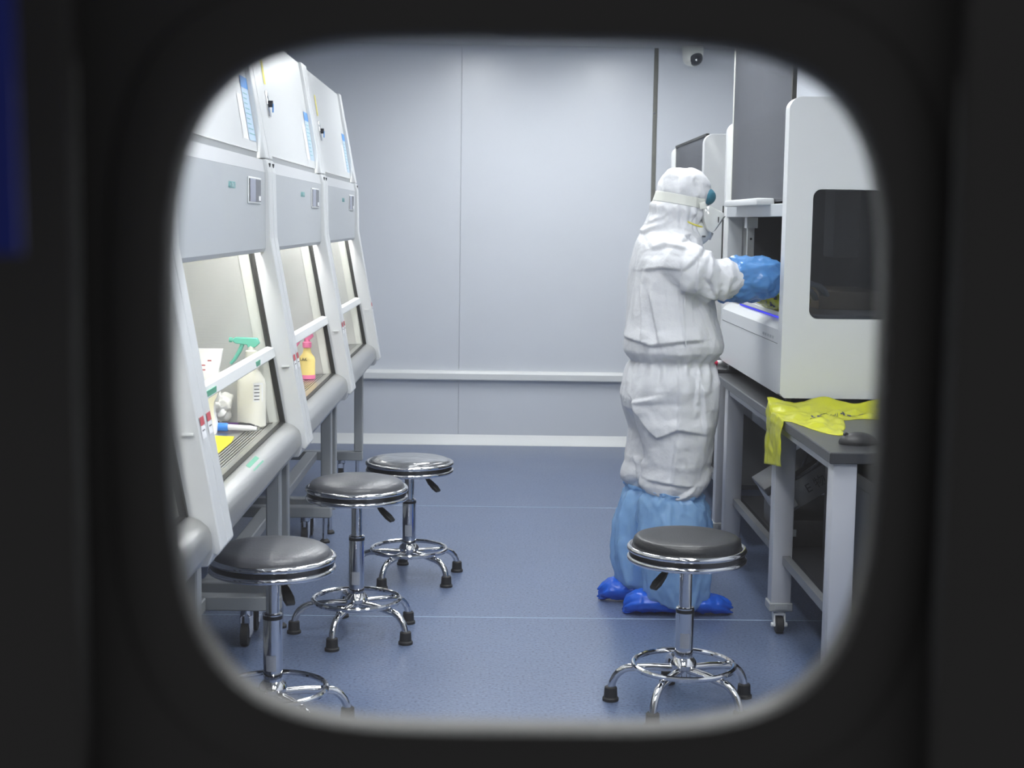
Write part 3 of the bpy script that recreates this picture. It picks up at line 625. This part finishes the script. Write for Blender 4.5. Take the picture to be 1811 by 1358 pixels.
# ================================================================== WHITE INSTRUMENTS
def instrument(dx, dy, dz, opened, window, label):
    X = lambda v: v+dx
    Y = lambda v: dy+(v-3.83)*1.186     # layout stretched in depth from the near cover to reach image pixel positions
    Z = lambda v: v+dz
    t = thing('white_instrument', label, 'instrument', (X(1.26), Y(4.42), .793 if dz else .777), 'large white lab instruments')
    def R(poly): return [(X(a), Z(b)) for a, b in poly]
    arc = [(.97+.045*(1-math.cos(a)), 1.815+.045*math.sin(a)) for a in [PI/2*k/8 for k in range(9)]]
    outer = R([(.985, .815), (.97, .83)]+arc+[(1.555, 1.86), (1.555, .815)])
    if window:
        hole = [(X(a), Z(b)) for a, b in rrect(1.062, 1.43, 1.095, 1.545, .03)]
        ck = MB().holed(outer, hole, Y(3.83), Y(3.888)).build('side_cover', 'white', t, smooth=False)
        MB().prism([(X(a), Z(b)) for a, b in rrect(1.064, 1.428, 1.097, 1.543, .029)], Y(3.833), Y(3.838)).build('side_window', 'darkglass', ck, smooth=False)
    else:
        MB().prism(outer, Y(3.83), Y(3.888)).build('side_cover', 'white', t, bevel=.004)
    MB().prism(outer, Y(4.962), Y(4.99)).build('side_cover', 'white', t, bevel=.004)
    MB().box(X(1.535), X(1.555), Y(3.889), Y(4.961), Z(.83), Z(1.86)).box(X(1.04), X(1.535), Y(3.889), Y(4.961), Z(1.84), Z(1.858)).build('rear_cover', 'white', t, smooth=False)
    # lower fascia with its sloping top, feet
    fa = MB().prism(R([(.976, .82), (.972, .90), (.972, 1.050), (1.012, 1.088), (1.05, 1.088), (1.05, .82)]), Y(3.889), Y(4.961)).build('fascia', 'white', t, angle=25)
    MB().box(X(.9706), X(.9716), Y(3.90), Y(4.95), Z(1.0), Z(1.0015)).build('seam', 'print_dark', fa, smooth=False)
    for k in range(5):
        MB().box(X(.9704), X(.9716), Y(3.96+.04*k), Y(3.985+.04*k), Z(1.012), Z(1.022)).build('print', 'hood_grey', fa, smooth=False)
    MB().box(X(1.05), X(1.535), Y(3.889), Y(4.961), Z(.83), Z(.85)).build('base_plate', 'interior', t, smooth=False)
    for fx in (1.02, 1.48):
        for fy in (3.9, 4.92): MB().cyl((X(fx), Y(fy), .7935 if Y(fy) > 5.14 else .7775), (X(fx), Y(fy), Z(.8155)), .02, 14).build('foot', 'rubber', t)
    # deck and dark chamber
    MB().box(X(1.0), X(1.53), Y(3.89), Y(4.96), Z(1.0885), Z(1.106)).build('deck', 'white', t, bevel=.002, seg=1)
    MB().box(X(1.02), X(1.53), Y(3.8885), Y(3.8915), Z(1.55), Z(1.81)).box(X(1.525), X(1.534), Y(3.89), Y(4.96), Z(1.107), Z(1.815)).box(X(1.03), X(1.53), Y(3.89), Y(4.96), Z(1.812), Z(1.819)).build('chamber_lining', 'interior', t, smooth=False)
    MB().box(X(1.07), X(1.52), Y(4.93), Y(4.961), Z(1.107), Z(1.81)).build('chamber_wall', 'interior', t, smooth=False)
    MB().box(X(.985), X(1.045), Y(4.945), Y(4.9615), Z(1.107), Z(1.45)).build('door_post', 'hood_grey', t, smooth=False)
    MB().box(X(.978), X(1.02), Y(3.889), Y(4.961), Z(1.45), Z(1.496)).build('header', 'hood_grey', t, bevel=.002, seg=1)
    rl = MB().box(X(1.022), X(1.052), Y(4.72), Y(4.74), Z(1.107), Z(1.44)).build('guide_rail', 'silver', t, bevel=.002, seg=1)
    for z in (1.2, 1.28, 1.36): MB().cyl((X(1.037), Y(4.717), Z(z)), (X(1.037), Y(4.7198), Z(z)), .005, 10).build('screw', 'black', rl)
    MB().box(X(1.015), X(1.06), Y(4.70), Y(4.75), Z(1.405), Z(1.449)).build('rail_block', 'hood_grey', t, smooth=False)
    MB().box(X(1.18), X(1.42), Y(4.15), Y(4.55), Z(1.107), Z(1.175)).build('tip_rack', 'beige', t, bevel=.004)
    MB().box(X(1.12), X(1.40), Y(4.62), Y(4.85), Z(1.107), Z(1.14)).build('sample_tray', 'hood_grey', t, bevel=.004)
    MB().box(X(1.15), X(1.45), Y(3.93), Y(4.9), Z(1.60), Z(1.66)).build('gantry', 'frame_grey', t, bevel=.004)
    MB().box(X(1.24), X(1.34), Y(4.2), Y(4.34), Z(1.30), Z(1.6)).build('pipette_head', 'bench_dark', t, bevel=.006)
    # sliding smoked sash
    z0, z1 = (1.505, 2.165) if opened else (1.18, 1.855)
    sx = .994
    sa = MB().box(X(sx), X(sx+.006), Y(3.905), Y(4.95), Z(z0), Z(z1)).build('sash', 'tinted', t, smooth=False)
    MB().box(X(sx-.003), X(sx+.012), Y(3.8895), Y(3.9045), Z(z0), Z(z1)).build('sash_edge', 'gasket', sa, smooth=False)
    MB().box(X(sx-.003), X(sx+.012), Y(4.951), Y(4.9605), Z(z0), Z(z1)).build('sash_edge', 'cream', sa, smooth=False)
    MB().box(X(sx-.004), X(sx+.012), Y(3.905), Y(4.95), Z(z1), Z(z1+.012)).build('sash_edge', 'gasket', sa, smooth=False)
    if opened:
        MB().box(X(.925), X(.992), Y(4.11), Y(4.74), Z(1.492), Z(1.518)).build('handle', 'white', sa, bevel=.006)
        MB().box(X(.966), X(.9775), Y(4.9905), Y(5.003), Z(1.20), Z(1.50)).build('hinge_strip', 'gasket', t, smooth=False)
        MB().box(X(1.005), X(1.03), Y(4.90), Y(4.945), Z(2.10), Z(2.15)).build('bracket', 'silver', sa, smooth=False)
        MB().box(X(.9985), X(1.001), Y(3.95), Y(4.72), Z(1.083), Z(1.0878)).build('led_strip', 'led', t, smooth=False)
    return t
instrument(-.006, 3.926, 0, True, True, 'large white instrument with raised smoked sash that the person reaches into')
instrument(.022, 6.15, .004, False, False, 'white instrument with closed smoked sash behind the person')

# ================================================================== PERSON
PX = .65
pt = thing('person', 'person in a white hooded coverall, goggles and blue plastic covers, reaching into the instrument', 'person', (.64, 4.14, 0))
def oval(zc, xc, rx, yc, ry, n=36, e=2.3, tilt=0.0):
    out = []
    for k in range(n):
        a = 2*PI*k/n; ca, sa = math.cos(a), math.sin(a)
        x = rx*math.copysign(abs(ca)**(2/e), ca); y = ry*math.copysign(abs(sa)**(2/e), sa)
        out.append((xc+x, yc+y, zc+tilt*x))
    return out
body = MB()
YC = 4.14
rows = [ # z, xc, rx, ry  (torso and hood), converted from outline pixels in the image
 (1.619, .664, .040, .035), (1.606, .668, .066, .056), (1.590, .671, .082, .070), (1.565, .673, .095, .081), (1.521, .670, .100, .088), (1.487, .660, .100, .089),
 (1.455, .649, .096, .088), (1.425, .634, .095, .089), (1.400, .626, .100, .100), (1.379, .620, .108, .122), (1.349, .620, .118, .165), (1.318, .626, .130, .198),
 (1.288, .630, .140, .212), (1.226, .634, .150, .215), (1.164, .634, .153, .210), (1.082, .640, .166, .212), (1.019, .647, .180, .222), (.985, .650, .185, .226),
 (.958, .648, .182, .222), (.936, .646, .166, .205), (.921, .647, .149, .187), (.908, .646, .152, .190), (.890, .646, .163, .200), (.860, .644, .173, .212), (.825, .640, .179, .218),
 (.788, .634, .180, .212), (.750, .630, .168, .190), (.715, .628, .135, .14)]
body.rings([oval(z, xc, rx, YC, ry) for z, xc, rx, ry in rows])
def leg_rings(ps): body.rings([oval(z, x, rx, y, ry, 28, 2.2) for z, x, rx, y, ry in ps])
leg_rings([(.86, .650, .160, 4.075, .13), (.76, .650, .166, 4.062, .135), (.70, .656, .152, 4.05, .128), (.645, .660, .136, 4.045, .118), (.58, .662, .126, 4.04, .112), (.52, .658, .124, 4.04, .11), (.475, .652, .118, 4.04, .106), (.445, .65, .100, 4.04, .092), (.40, .652, .082, 4.04, .08), (.30, .655, .07, 4.04, .07)])
leg_rings([(.86, .622, .14, 4.21, .12), (.76, .612, .145, 4.215, .125), (.70, .608, .124, 4.22, .118), (.655, .602, .104, 4.22, .107), (.60, .592, .102, 4.22, .1), (.52, .582, .107, 4.215, .1), (.465, .576, .103, 4.215, .096), (.435, .578, .086, 4.215, .084), (.38, .58, .072, 4.21, .072), (.30, .58, .062, 4.21, .062)])
RA = [(.615, 4.03, 1.295), (.645, 3.965, 1.285), (.690, 3.945, 1.250), (.745, 3.965, 1.226), (.80, 4.0, 1.224), (.845, 4.02, 1.226)]
body.tube(RA, [.085, .088, .086, .084, .077, .068], 20)
LA = [(.625, 4.25, 1.295), (.655, 4.315, 1.28), (.70, 4.335, 1.24), (.75, 4.32, 1.212), (.80, 4.29, 1.205), (.845, 4.27, 1.205)]
body.tube(LA, [.085, .088, .086, .084, .077, .068], 20)
me = body.mesh('coverall', 'suit', (.64, 4.14, 0))
tmp = bpy.data.objects.new('coverall_tmp', me); COL.objects.link(tmp)
rm = tmp.modifiers.new('r', 'REMESH'); rm.mode = 'VOXEL'; rm.voxel_size = .005; rm.use_smooth_shade = True
sm = tmp.modifiers.new('s', 'SMOOTH'); sm.factor = .5; sm.iterations = 6
dgph = bpy.context.evaluated_depsgraph_get()
me2 = bpy.data.meshes.new_from_object(tmp.evaluated_get(dgph)); bpy.data.objects.remove(tmp)
# long folds of the cloth on the near side: (x, z) polylines, each a sharp edge with a slope on one side
FOLDS = [
    [(0.644, 1.301), (0.641, 1.191), (0.652, 1.091), (0.661, 1.006)],
    [(0.509, 1.199), (0.517, 1.089), (0.517, 1.008)],
    [(0.541, 1.180), (0.556, 1.089), (0.574, 0.997)],
    [(0.719, 1.148), (0.745, 1.082), (0.780, 1.012)],
    [(0.519, 1.255), (0.569, 1.266), (0.635, 1.263)],
    [(0.461, 1.012), (0.546, 0.991), (0.657, 1.008), (0.727, 1.011)],
    [(0.698, 1.316), (0.692, 1.252), (0.694, 1.178)],
    [(0.645, 1.195), (0.692, 1.178), (0.753, 1.165), (0.813, 1.157)],
    [(0.638, 0.929), (0.651, 0.828), (0.653, 0.756), (0.647, 0.701)],
    [(0.722, 0.914), (0.716, 0.828), (0.710, 0.777)],
    [(0.728, 0.849), (0.740, 0.768), (0.747, 0.674)],
    [(0.486, 0.781), (0.533, 0.700), (0.575, 0.659), (0.645, 0.693), (0.747, 0.674)],
    [(0.642, 0.652), (0.638, 0.572), (0.632, 0.499)],
    [(0.512, 0.564), (0.530, 0.498), (0.533, 0.436)],
    [(0.548, 0.503), (0.630, 0.495), (0.718, 0.484)],
    [(0.571, 0.806), (0.491, 0.781), (0.508, 0.728)],
    [(0.718, 0.484), (0.642, 0.433)],
    [(0.538, 1.329), (0.587, 1.350), (0.658, 1.331)],
    [(0.650, 1.261), (0.689, 1.302), (0.718, 1.332)],
    [(0.739, 1.302), (0.731, 1.232), (0.767, 1.173)],
    [(0.617, 1.612), (0.598, 1.580), (0.594, 1.526)],
    [(0.653, 1.495), (0.664, 1.455), (0.661, 1.414)],
    [(0.625, 1.490), (0.622, 1.440)],
    [(0.706, 1.475), (0.704, 1.415)],
    [(0.694, 1.601), (0.712, 1.561), (0.721, 1.522)],
    [(0.498, 1.384), (0.562, 1.405), (0.626, 1.434)],
    [(0.542, 1.419), (0.586, 1.441), (0.621, 1.466)],
    [(0.611, 1.394), (0.640, 1.362), (0.688, 1.383), (0.722, 1.351)],
    [(0.648, 1.590), (0.656, 1.531)],
]
def fold_lift(x, z):
    tot = 0.0
    for fl in FOLDS:
        best = None
        for i_ in range(len(fl)-1):
            ax_, az_ = fl[i_]; bx_, bz_ = fl[i_+1]; ex, ez = bx_-ax_, bz_-az_; L2 = ex*ex+ez*ez
            tt = max(0, min(1, ((x-ax_)*ex+(z-az_)*ez)/L2)); px_, pz_ = ax_+ex*tt, az_+ez*tt
            dd = math.hypot(x-px_, z-pz_); sg = 1 if ex*(z-az_)-ez*(x-ax_) > 0 else -1
            tg = (i_+tt)/(len(fl)-1)
            if best is None or dd < best[0]: best = (dd, sg, tg)
        dd, sg, tg = best; fade = min(1, 6*tg*(1-tg)+.25)
        if sg > 0: tot += fade*.0105*max(0, 1-dd/.045)
        else: tot += fade*(.0105*max(0, 1-dd/.007)-.0045*max(0, 1-dd/.05)*min(1, dd/.007))
    return tot
bm = bmesh.new(); bm.from_mesh(me2); bm.normal_update()
for v in bm.verts:
    x, y, z = v.co.x+.64, v.co.y+4.14, v.co.z
    p = Vector((x, y, z)); k = 0
    head = max(0, min(1, (z-1.40)/.05))
    # large folds: long sharp ridges below the shoulders, finer on the hood
    rid = lambda w_, fq: 1-min(1.0, abs(noise.noise(w_*fq))/.45)*2
    wp = Vector((noise.noise(p*3.1), noise.noise(p*3.1+Vector((5, 1, 0))), noise.noise(p*3.1+Vector((0, 7, 2)))))*.05
    q = Vector((x, y, z*.45))+wp
    vor = noise.voronoi((Vector((x, y, z*.62))+wp*1.4)*4.6)[0]; vor2 = noise.voronoi((Vector((x*1.1, y, z*.9))+wp+Vector((2, 5, 1)))*9.5)[0]
    k += (1-head)*(.016*(min(.9, vor[1]-vor[0])-.28)+.0065*(min(.8, vor2[1]-vor2[0])-.28))
    k += head*.007*(min(.8, vor2[1]-vor2[0])-.28)
    k += .0011*rid(Vector((x, y, z*.75))+wp+Vector((1, 4, 2)), 13)
    k += .0005*rid(p+wp, 27)
    # gathers at the waist elastic
    a = math.atan2(y-4.14, x-.646)
    wst = math.exp(-((z-.905)/.03)**2); k += wst*.006*math.sin(a*26+3*noise.noise(p*9))
    w2 = math.exp(-((z-.86)/.035)**2); k += w2*.005*math.sin(a*17+2*noise.noise(p*6))
    # hood gathers under the strap
    hd_ = math.exp(-((z-1.455)/.035)**2); k += hd_*.0045*math.sin(math.atan2(y-4.14, x-.65)*18+2*noise.noise(p*8))
    zs_ = 1.503-(x-.661)*.16
    if z > 1.42: k += -.005*math.exp(-((z-zs_)/.014)**2)+(.009 if x < .70 else .003)*math.exp(-((z-zs_+.036)/.018)**2)+.003*math.exp(-((z-zs_-.034)/.02)**2)
    # arm creases run around the sleeve
    if x > .69 and z > 1.12 and (y < 4.07 or y > 4.2): k += .005*math.sin(x*95+4*noise.noise(p*10))+.004*(crumple(p, 22)-.5)
    # trouser breaks above the boot covers
    if z < .56: k += .007*math.sin(z*70+5*noise.noise(p*7))*max(0, min(1, (.58-z)/.1))
    if v.normal.y < .25 and y < 4.16: k += fold_lift(x, z)*(1-.45*head)
    v.co += v.normal*k
bm.to_mesh(me2); bm.free()
me2.polygons.foreach_set('use_smooth', [True]*len(me2.polygons))
me2.materials.clear(); me2.materials.append(M['suit'])
bo = bpy.data.objects.new('coverall', me2); COL.objects.link(bo); bo.parent = pt
# zip flap / seam lines of the coverall
MB().tube([(.648, 3.925, 1.30), (.655, 3.917, 1.2), (.66, 3.915, 1.08), (.664, 3.909, .99)], .0022, 6).build('side_seam', 'suit', pt)

def ridn(p, f): return 1-min(1.0, abs(noise.noise(p*f))/.4)*2
def film(rings_, name, m, amp=.006, f=13, parent=pt, amp2=.003, sub=True):
    o = MB().rings(rings_).build(name, m, parent, angle=70)
    bm = bmesh.new(); bm.from_mesh(o.data)
    bmesh.ops.subdivide_edges(bm, edges=bm.edges, cuts=3, use_grid_fill=True, smooth=.6)
    bm.normal_update()
    for v in bm.verts:
        p = v.co.copy()
        q = Vector((p.x, p.y, p.z*.5))
        v.co += v.normal*(amp*.7*ridn(Vector((p.x, p.y, p.z*.28)), f*1.0)+amp*.45*(crumple(q, f)-.5)+amp*.35*ridn(p+Vector((4, 1, 2)), f*2.3))
    bm.to_mesh(o.data); bm.free()
    o.data.polygons.foreach_set('use_smooth', [True]*len(o.data.polygons))
    return o
def ovs(ps, n=26, e=2.1): return [oval(z, x, rx, y, ry, n, e, tl) for z, x, rx, y, ry, tl in ps]
# boot covers (tied at the top) and shoe covers
b_ = film(ovs([(.452, .650, .112, 4.04, .108, -.12), (.438, .650, .106, 4.04, .103, -.12), (.425, .652, .116, 4.04, .112, -.1), (.38, .655, .130, 4.04, .124, -.05), (.30, .66, .134, 4.035, .128, 0), (.20, .665, .134, 4.03, .126, 0), (.12, .668, .128, 4.03, .118, 0), (.06, .668, .118, 4.03, .105, 0), (.035, .668, .10, 4.03, .09, 0)]), 'boot_cover', 'plastic_blue', .011)
b_ = film(ovs([(.440, .578, .092, 4.215, .092, -.1), (.426, .578, .088, 4.215, .088, -.1), (.41, .578, .098, 4.215, .096, -.1), (.36, .575, .114, 4.21, .108, 0), (.28, .572, .124, 4.205, .112, 0), (.18, .572, .126, 4.20, .112, 0), (.11, .575, .118, 4.20, .104, 0), (.06, .58, .105, 4.2, .09, 0)]), 'boot_cover', 'plastic_blue', .011)
def shoe(x0, x1, yc, label=None):
    rs = []
    L = x1-x0
    for i in range(11):
        u = i/10; x = x0+L*u
        wd = .058*math.sin(PI*min(1, max(.06, .12+.80*u)))**.5*(1+.12*math.sin(u*9))+.004
        h = (.115-.055*u)*(math.sin(PI*min(1, .14+.86*u*.62)))**.6
        if i in (0, 10): wd *= .45; h *= .55
        rs.append([(x+.006*math.sin(k*2.1), yc+wd*math.cos(2*PI*k/16), .007+max(0, h*(.5+.5*math.sin(2*PI*k/16)))) for k in range(16)])
    o = film(rs, 'shoe_cover', 'shoe_blue', .005, 18)
    for v in o.data.vertices:
        if v.co.z < .001: v.co.z = .001
    return o
shoe(.478, .868, 4.015); shoe(.398, .79, 4.195)
# sleeve covers and gloved hands
def sleeve(ps, name='sleeve_cover'):
    m = MB(); m.tube([p[:3] for p in ps], [p[3] for p in ps], 22)
    o = m.build(name, 'plastic_sleeve', pt, angle=70)
    bm = bmesh.new(); bm.from_mesh(o.data)
    bmesh.ops.subdivide_edges(bm, edges=bm.edges, cuts=4, use_grid_fill=True, smooth=.5); bm.normal_update()
    for v in bm.verts:
        p = v.co.copy(); v.co += v.normal*(.005*(crumple(p, 13)-.5)+.0045*ridn(p, 15)+.0026*ridn(p+Vector((3, 1, 2)), 33))
    bm.to_mesh(o.data); bm.free(); o.data.polygons.foreach_set('use_smooth', [True]*len(o.data.polygons))
sleeve([(.830, 4.02, 1.224, .060), (.834, 4.02, 1.224, .074), (.87, 4.03, 1.226, .078), (.91, 4.04, 1.230, .079), (.95, 4.05, 1.232, .077), (.985, 4.058, 1.232, .070), (1.015, 4.064, 1.230, .056), (1.035, 4.068, 1.226, .040)])
sleeve([(.830, 4.27, 1.204, .060), (.834, 4.27, 1.204, .074), (.87, 4.26, 1.204, .077), (.91, 4.25, 1.206, .077), (.95, 4.24, 1.206, .074), (.985, 4.232, 1.206, .066), (1.015, 4.225, 1.204, .054), (1.035, 4.222, 1.202, .040)])
def hand(x, y, z, side):
    """open hand reaching +X; palm down; side=+1: thumb towards +Y"""
    m = MB()
    m.rings([[(x+dx_, y+wy*math.cos(2*PI*k/16), z+dz_+hz*math.sin(2*PI*k/16)) for k in range(16)] for dx_, wy, hz, dz_ in ((-.02, .026, .022, 0), (.02, .033, .018, -.002), (.06, .041, .015, -.006), (.085, .041, .013, -.012), (.095, .036, .010, -.014))])
    for i, (oy, L) in enumerate(((-.031, .052), (-.011, .066), (.010, .072), (.030, .064))):
        oy *= -side
        m.tube([(x+.075, y+oy, z-.010), (x+.095+L*.3, y+oy*1.12, z-.018), (x+.092+L*.65, y+oy*1.15, z-.036), (x+.088+L*.85, y+oy*1.12, z-.056)], [.0095, .009, .0083, .007], 10)
    m.tube([(x+.02, y+side*.026, z-.004), (x+.045, y+side*.048, z-.014), (x+.072, y+side*.056, z-.028), (x+.09, y+side*.050, z-.040)], [.012, .0105, .0095, .0075], 10)
    me = m.mesh('glove', 'glove', (.64, 4.14, 0))
    tm = bpy.data.objects.new('tmp', me); COL.objects.link(tm)
    r = tm.modifiers.new('r', 'REMESH'); r.mode = 'VOXEL'; r.voxel_size = .0032; r.use_smooth_shade = True
    s = tm.modifiers.new('s', 'SMOOTH'); s.factor = .5; s.iterations = 3
    mm = bpy.data.meshes.new_from_object(tm.evaluated_get(bpy.context.evaluated_depsgraph_get())); bpy.data.objects.remove(tm)
    mm.materials.clear(); mm.materials.append(M['glove']); o = bpy.data.objects.new('glove', mm); COL.objects.link(o); o.parent = pt
hand(1.045, 4.07, 1.222, 1); hand(1.045, 4.22, 1.20, -1)
# face, cap, mask, goggles
fc = MB(); fy = 4.14
fc.rings([oval(z, x, rx, fy, ry, 24, 2.2) for z, x, rx, ry in ((1.365, .670, .028, .03), (1.385, .672, .045, .045), (1.42, .676, .056, .056), (1.45, .680, .058, .062), (1.48, .684, .058, .064), (1.51, .688, .052, .062), (1.53, .69, .04, .055))])
fc.prism([(.735, 1.455), (.757, 1.415), (.738, 1.408)], fy-.012, fy+.012)
fo = fc.build('face', 'skin', pt, angle=50)
for s in (-1, 1): MB().ellipsoid((.736, fy+s*.031, 1.447), (.008, .014, .008), 12, 8).build('eye', 'paper', fo)
MB().ellipsoid((.748, fy, 1.518), (.040, .066, .034), 24, 14).build('surgical_cap', 'teal', pt)
mk = MB().ellipsoid((.715, fy, 1.390), (.060, .062, .052), 28, 16).build('face_mask', 'mask', pt)
MB().cyl((.768, fy, 1.378), (.778, fy, 1.374), .014, 16).build('valve', 'band', mk)
MB().box(.735, .747, fy-.058, fy-.050, 1.372, 1.378).build('print', 'print_dark', mk, smooth=False)
MB().tube([(.735, fy-.052, 1.408), (.70, fy-.072, 1.418), (.668, fy-.088, 1.43)], .003, 8).build('elastic', 'print_yellow', mk)
gp = [(.733, 1.480), (.757, 1.486), (.806, 1.460), (.811, 1.452), (.775, 1.392), (.763, 1.389), (.748, 1.402), (.737, 1.43)]
gg = MB().prism(gp, fy-.082, fy+.082).build('goggles', 'goggle', pt, bevel=.006)
nrm = Vector((.062, 0, -.036)).normalized()
MB().prism([(.8125, 1.449), (.8145, 1.4475), (.7795, 1.3965), (.7775, 1.398)], fy-.074, fy+.074).build('lens', 'lens', gg, smooth=False)
MB().box(.786, .790, fy-.0838, fy-.0822, 1.425, 1.445).build('vent', 'chrome', gg, smooth=False)
MB().prism([(.722, 1.470), (.744, 1.476), (.738, 1.500), (.716, 1.494)], fy-.088, fy-.078).build('buckle', 'cream', gg, bevel=.003)
MB().prism([(.722, 1.470), (.744, 1.476), (.738, 1.500), (.716, 1.494)], fy+.078, fy+.088).build('buckle', 'cream', gg, bevel=.003)
from mathutils.bvhtree import BVHTree
bvh = BVHTree.FromPolygons([v.co+Vector((.64, 4.14, 0)) for v in me2.vertices], [p.vertices[:] for p in me2.polygons])
rs = []
for k in range(41):
    a = math.radians(42+276*k/40); d = Vector((math.cos(a), math.sin(a), 0)); c0 = Vector((.661, fy, 1.505))
    row = []
    for dz_, off in ((.018, .001), (.017, .0035), (-.016, .0035), (-.017, .001)):
        z = 1.503-math.cos(a)*.1*.16+dz_; o0 = Vector((c0.x, c0.y, z))+d*.3
        h = bvh.ray_cast(o0, -d)[0]; r_ = (h-Vector((c0.x, c0.y, z))).length if h else .1
        row.append(Vector((c0.x, c0.y, z))+d*(max(.085, r_)+off))
    rs.append(row)
MB().rings(rs).build('strap', 'cream', gg)

pt.location = (.608, 4.18, 0)
# ================================================================== SMALL THINGS ON THE RIGHT
# yellow bag being filled on the instrument deck
o = lump('yellow_bag', 'yellow_film', (1.04, 4.33, 1.150), (.092, .27, .054), 12, .012, zmin=1.1068, seed=2, n=64, mm=30, org=(1.04, 4.33, 1.107))
tag(o, 'bulging yellow plastic bag on the instrument deck under the gloved arm', 'bag')
for c_, r_ in (((.98, 4.09, 1.138), .012), ((.98, 4.13, 1.15), .01), ((.98, 4.18, 1.135), .013), ((.98, 4.22, 1.13), .008)): print_patch(o, c_, r_, 'print_dark')
# yellow bag spread over the worktop edge
def sheet(fn, nu, nv, th=.0012):
    m = MB(); g = [[fn(u/nu, v/nv) for v in range(nv+1)] for u in range(nu+1)]
    vs = [p for r in g for p in r]; W = nv+1
    fs = [(u*W+v, (u+1)*W+v, (u+1)*W+v+1, u*W+v+1) for u in range(nu) for v in range(nv)]
    return m.add(vs, fs)
ZT = .7772
def bag_top(u, v):
    v = v**.9
    # u: from the bench front edge to the wall side, v: from near to far
    x = lerp(.914, 1.36, u)
    near = 3.60-.33*max(0, math.sin(PI*(u*2.4-.12)))*(1 if u < .5 else .3)-.02*math.sin(u*17)+(.06 if u > .3 else 0)
    far = 3.895+.012*math.sin(u*6)
    y = lerp(near, far, v)
    p = Vector((x, y, 0))
    z = ZT+.0015+.030*max(0, crumple(p+Vector((.3, .2, 0)), 11)-.1)*math.sin(PI*min(1, v*1.05))**.6*.7+.012*abs(fbm(p, 14, 2))*v
    z += .042*max(0, (v-.72)/.28)**1.2*(.55+.45*math.cos(u*7)**2)
    return (x, y, min(z, .86))
m1 = sheet(bag_top, 60, 36)
yb_ = thing('yellow_bag', 'crumpled yellow plastic bag spread on the bench, its end hanging over the front edge', 'bag', (1.1, 3.7, ZT))
o = m1.build('bag_body', 'yellow_film', yb_, angle=80)
for k in range(9): print_patch(o, (1.03+.022*k, 3.70+.004*k, .80), .009, 'print_dark', flat=True)
for k in range(4): print_patch(o, (.99+.02*k, 3.60, .80), .009, 'print_dark', flat=True)
o.modifiers.new('thick', 'SOLIDIFY').thickness = .0012
def flap(u, v):
    tp = bag_top(0, u*.92); y = tp[1]+.006*math.sin(v*7)*min(1, v*4)
    z = lerp(tp[2]-.0005, .624-.034*u, v); p = Vector((.9, y, z))
    x = .9135-(.006*abs(math.sin(v*3+u*2))+.006*crumple(p, 16))*min(1, v*6)
    return (x, y, z)
o = sheet(flap, 30, 26).build('bag_end', 'yellow_film', yb_, angle=80)
o.modifiers.new('thick', 'SOLIDIFY').thickness = .0012
# computer mouse
mo = thing('computer_mouse', 'black computer mouse on the near corner of the bench', 'mouse', (1.03, 3.12, ZT))
vs = MB().ellipsoid((1.04, 3.12, ZT+.004), (.058, .036, .032), 28, 18)
vs.v = [(x, y, max(z, ZT+.0004)) for x, y, z in vs.v]
vs.build('body', 'black', mo, angle=60)
MB().cyl((1.003, 3.113, ZT+.028), (1.003, 3.127, ZT+.028), .007, 14).build('scroll_wheel', 'rubber', mo)
# things stored under the bench
ct = thing('support_block', 'flat black block added on the lower bench shelf to support the silver box', 'case', (1.22, 4.05, .2803))
MB().box(1.015, 1.44, 3.93, 4.42, .2805, .38).build('block_body', 'black', ct, bevel=.008)  # added as a support under the tilted silver box
MB().box(1.03, 1.04, 3.9245, 3.9296, .32, .345).build('latch', 'trim', ct, smooth=False)
it = thing('tilted_instrument', 'silver instrument box with dark lettering, leaning at a slant under the bench', 'instrument', (1.16, 4.05, .381))
ca, sa = math.cos(.56), math.sin(.56)
def rot2(pts, ox=.99, oz=.3815): return [(ox+a*ca-b*sa, oz+a*sa+b*ca) for a, b in pts]
bx = MB().prism(rot2([(0, 0), (.28, 0), (.28, .095), (0, .095)]), 3.94, 4.19).build('box_body', 'silver', it, bevel=.006)
MB().prism(rot2([(-.002, .096), (.282, .096), (.282, .125), (-.002, .125)]), 3.935, 4.195).build('box_lid', 'shelf_dark', it, bevel=.004)
MB().prism(rot2([(.01, .012), (.075, .012), (.075, .083), (.01, .083)]), 3.9355, 3.9398).build('panel', 'trim', it, bevel=.002, seg=1)
text_part('E 物', .045, 'print_dark', it, (rot2([(.165, .045)])[0][0], 3.9392, rot2([(.165, .045)])[0][1]), (PI/2, -.56, 0))
pc = thing('computer_tower', 'black computer tower standing on the lower shelf at the near end', 'computer', (1.25, 3.42, .2803))
MB().box(1.09, 1.40, 3.10, 3.74, .2805, .66).build('case', 'shelf_dark', pc, bevel=.006)
MB().box(1.0885, 1.0898, 3.14, 3.70, .33, .62).build('side_plate', 'black', pc, smooth=False)
cb = tag(MB().tube([(1.02, 3.77, .60), (1.03, 3.74, .66), (1.045, 3.70, .69), (1.06, 3.66, .672), (1.055, 3.70, .62), (1.035, 3.76, .585), (1.01, 3.80, .555)], .006, 8).build('cable', 'black', org=(1.03, 3.7, .56)), 'black cable looped beneath the bench top above the silver box', 'cable')
rc = thing('red_tube', 'small red-capped tube on the far bench beside the person', 'tube', (.955, 5.30, .7932))
MB().tube([(.950, 5.29, .8055), (1.0, 5.31, .8055)], .0118, 14).build('body', 'paper', rc)
MB().tube([(.928, 5.281, .8055), (.9505, 5.2902, .8055)], .0122, 14).build('cap', 'red', rc)
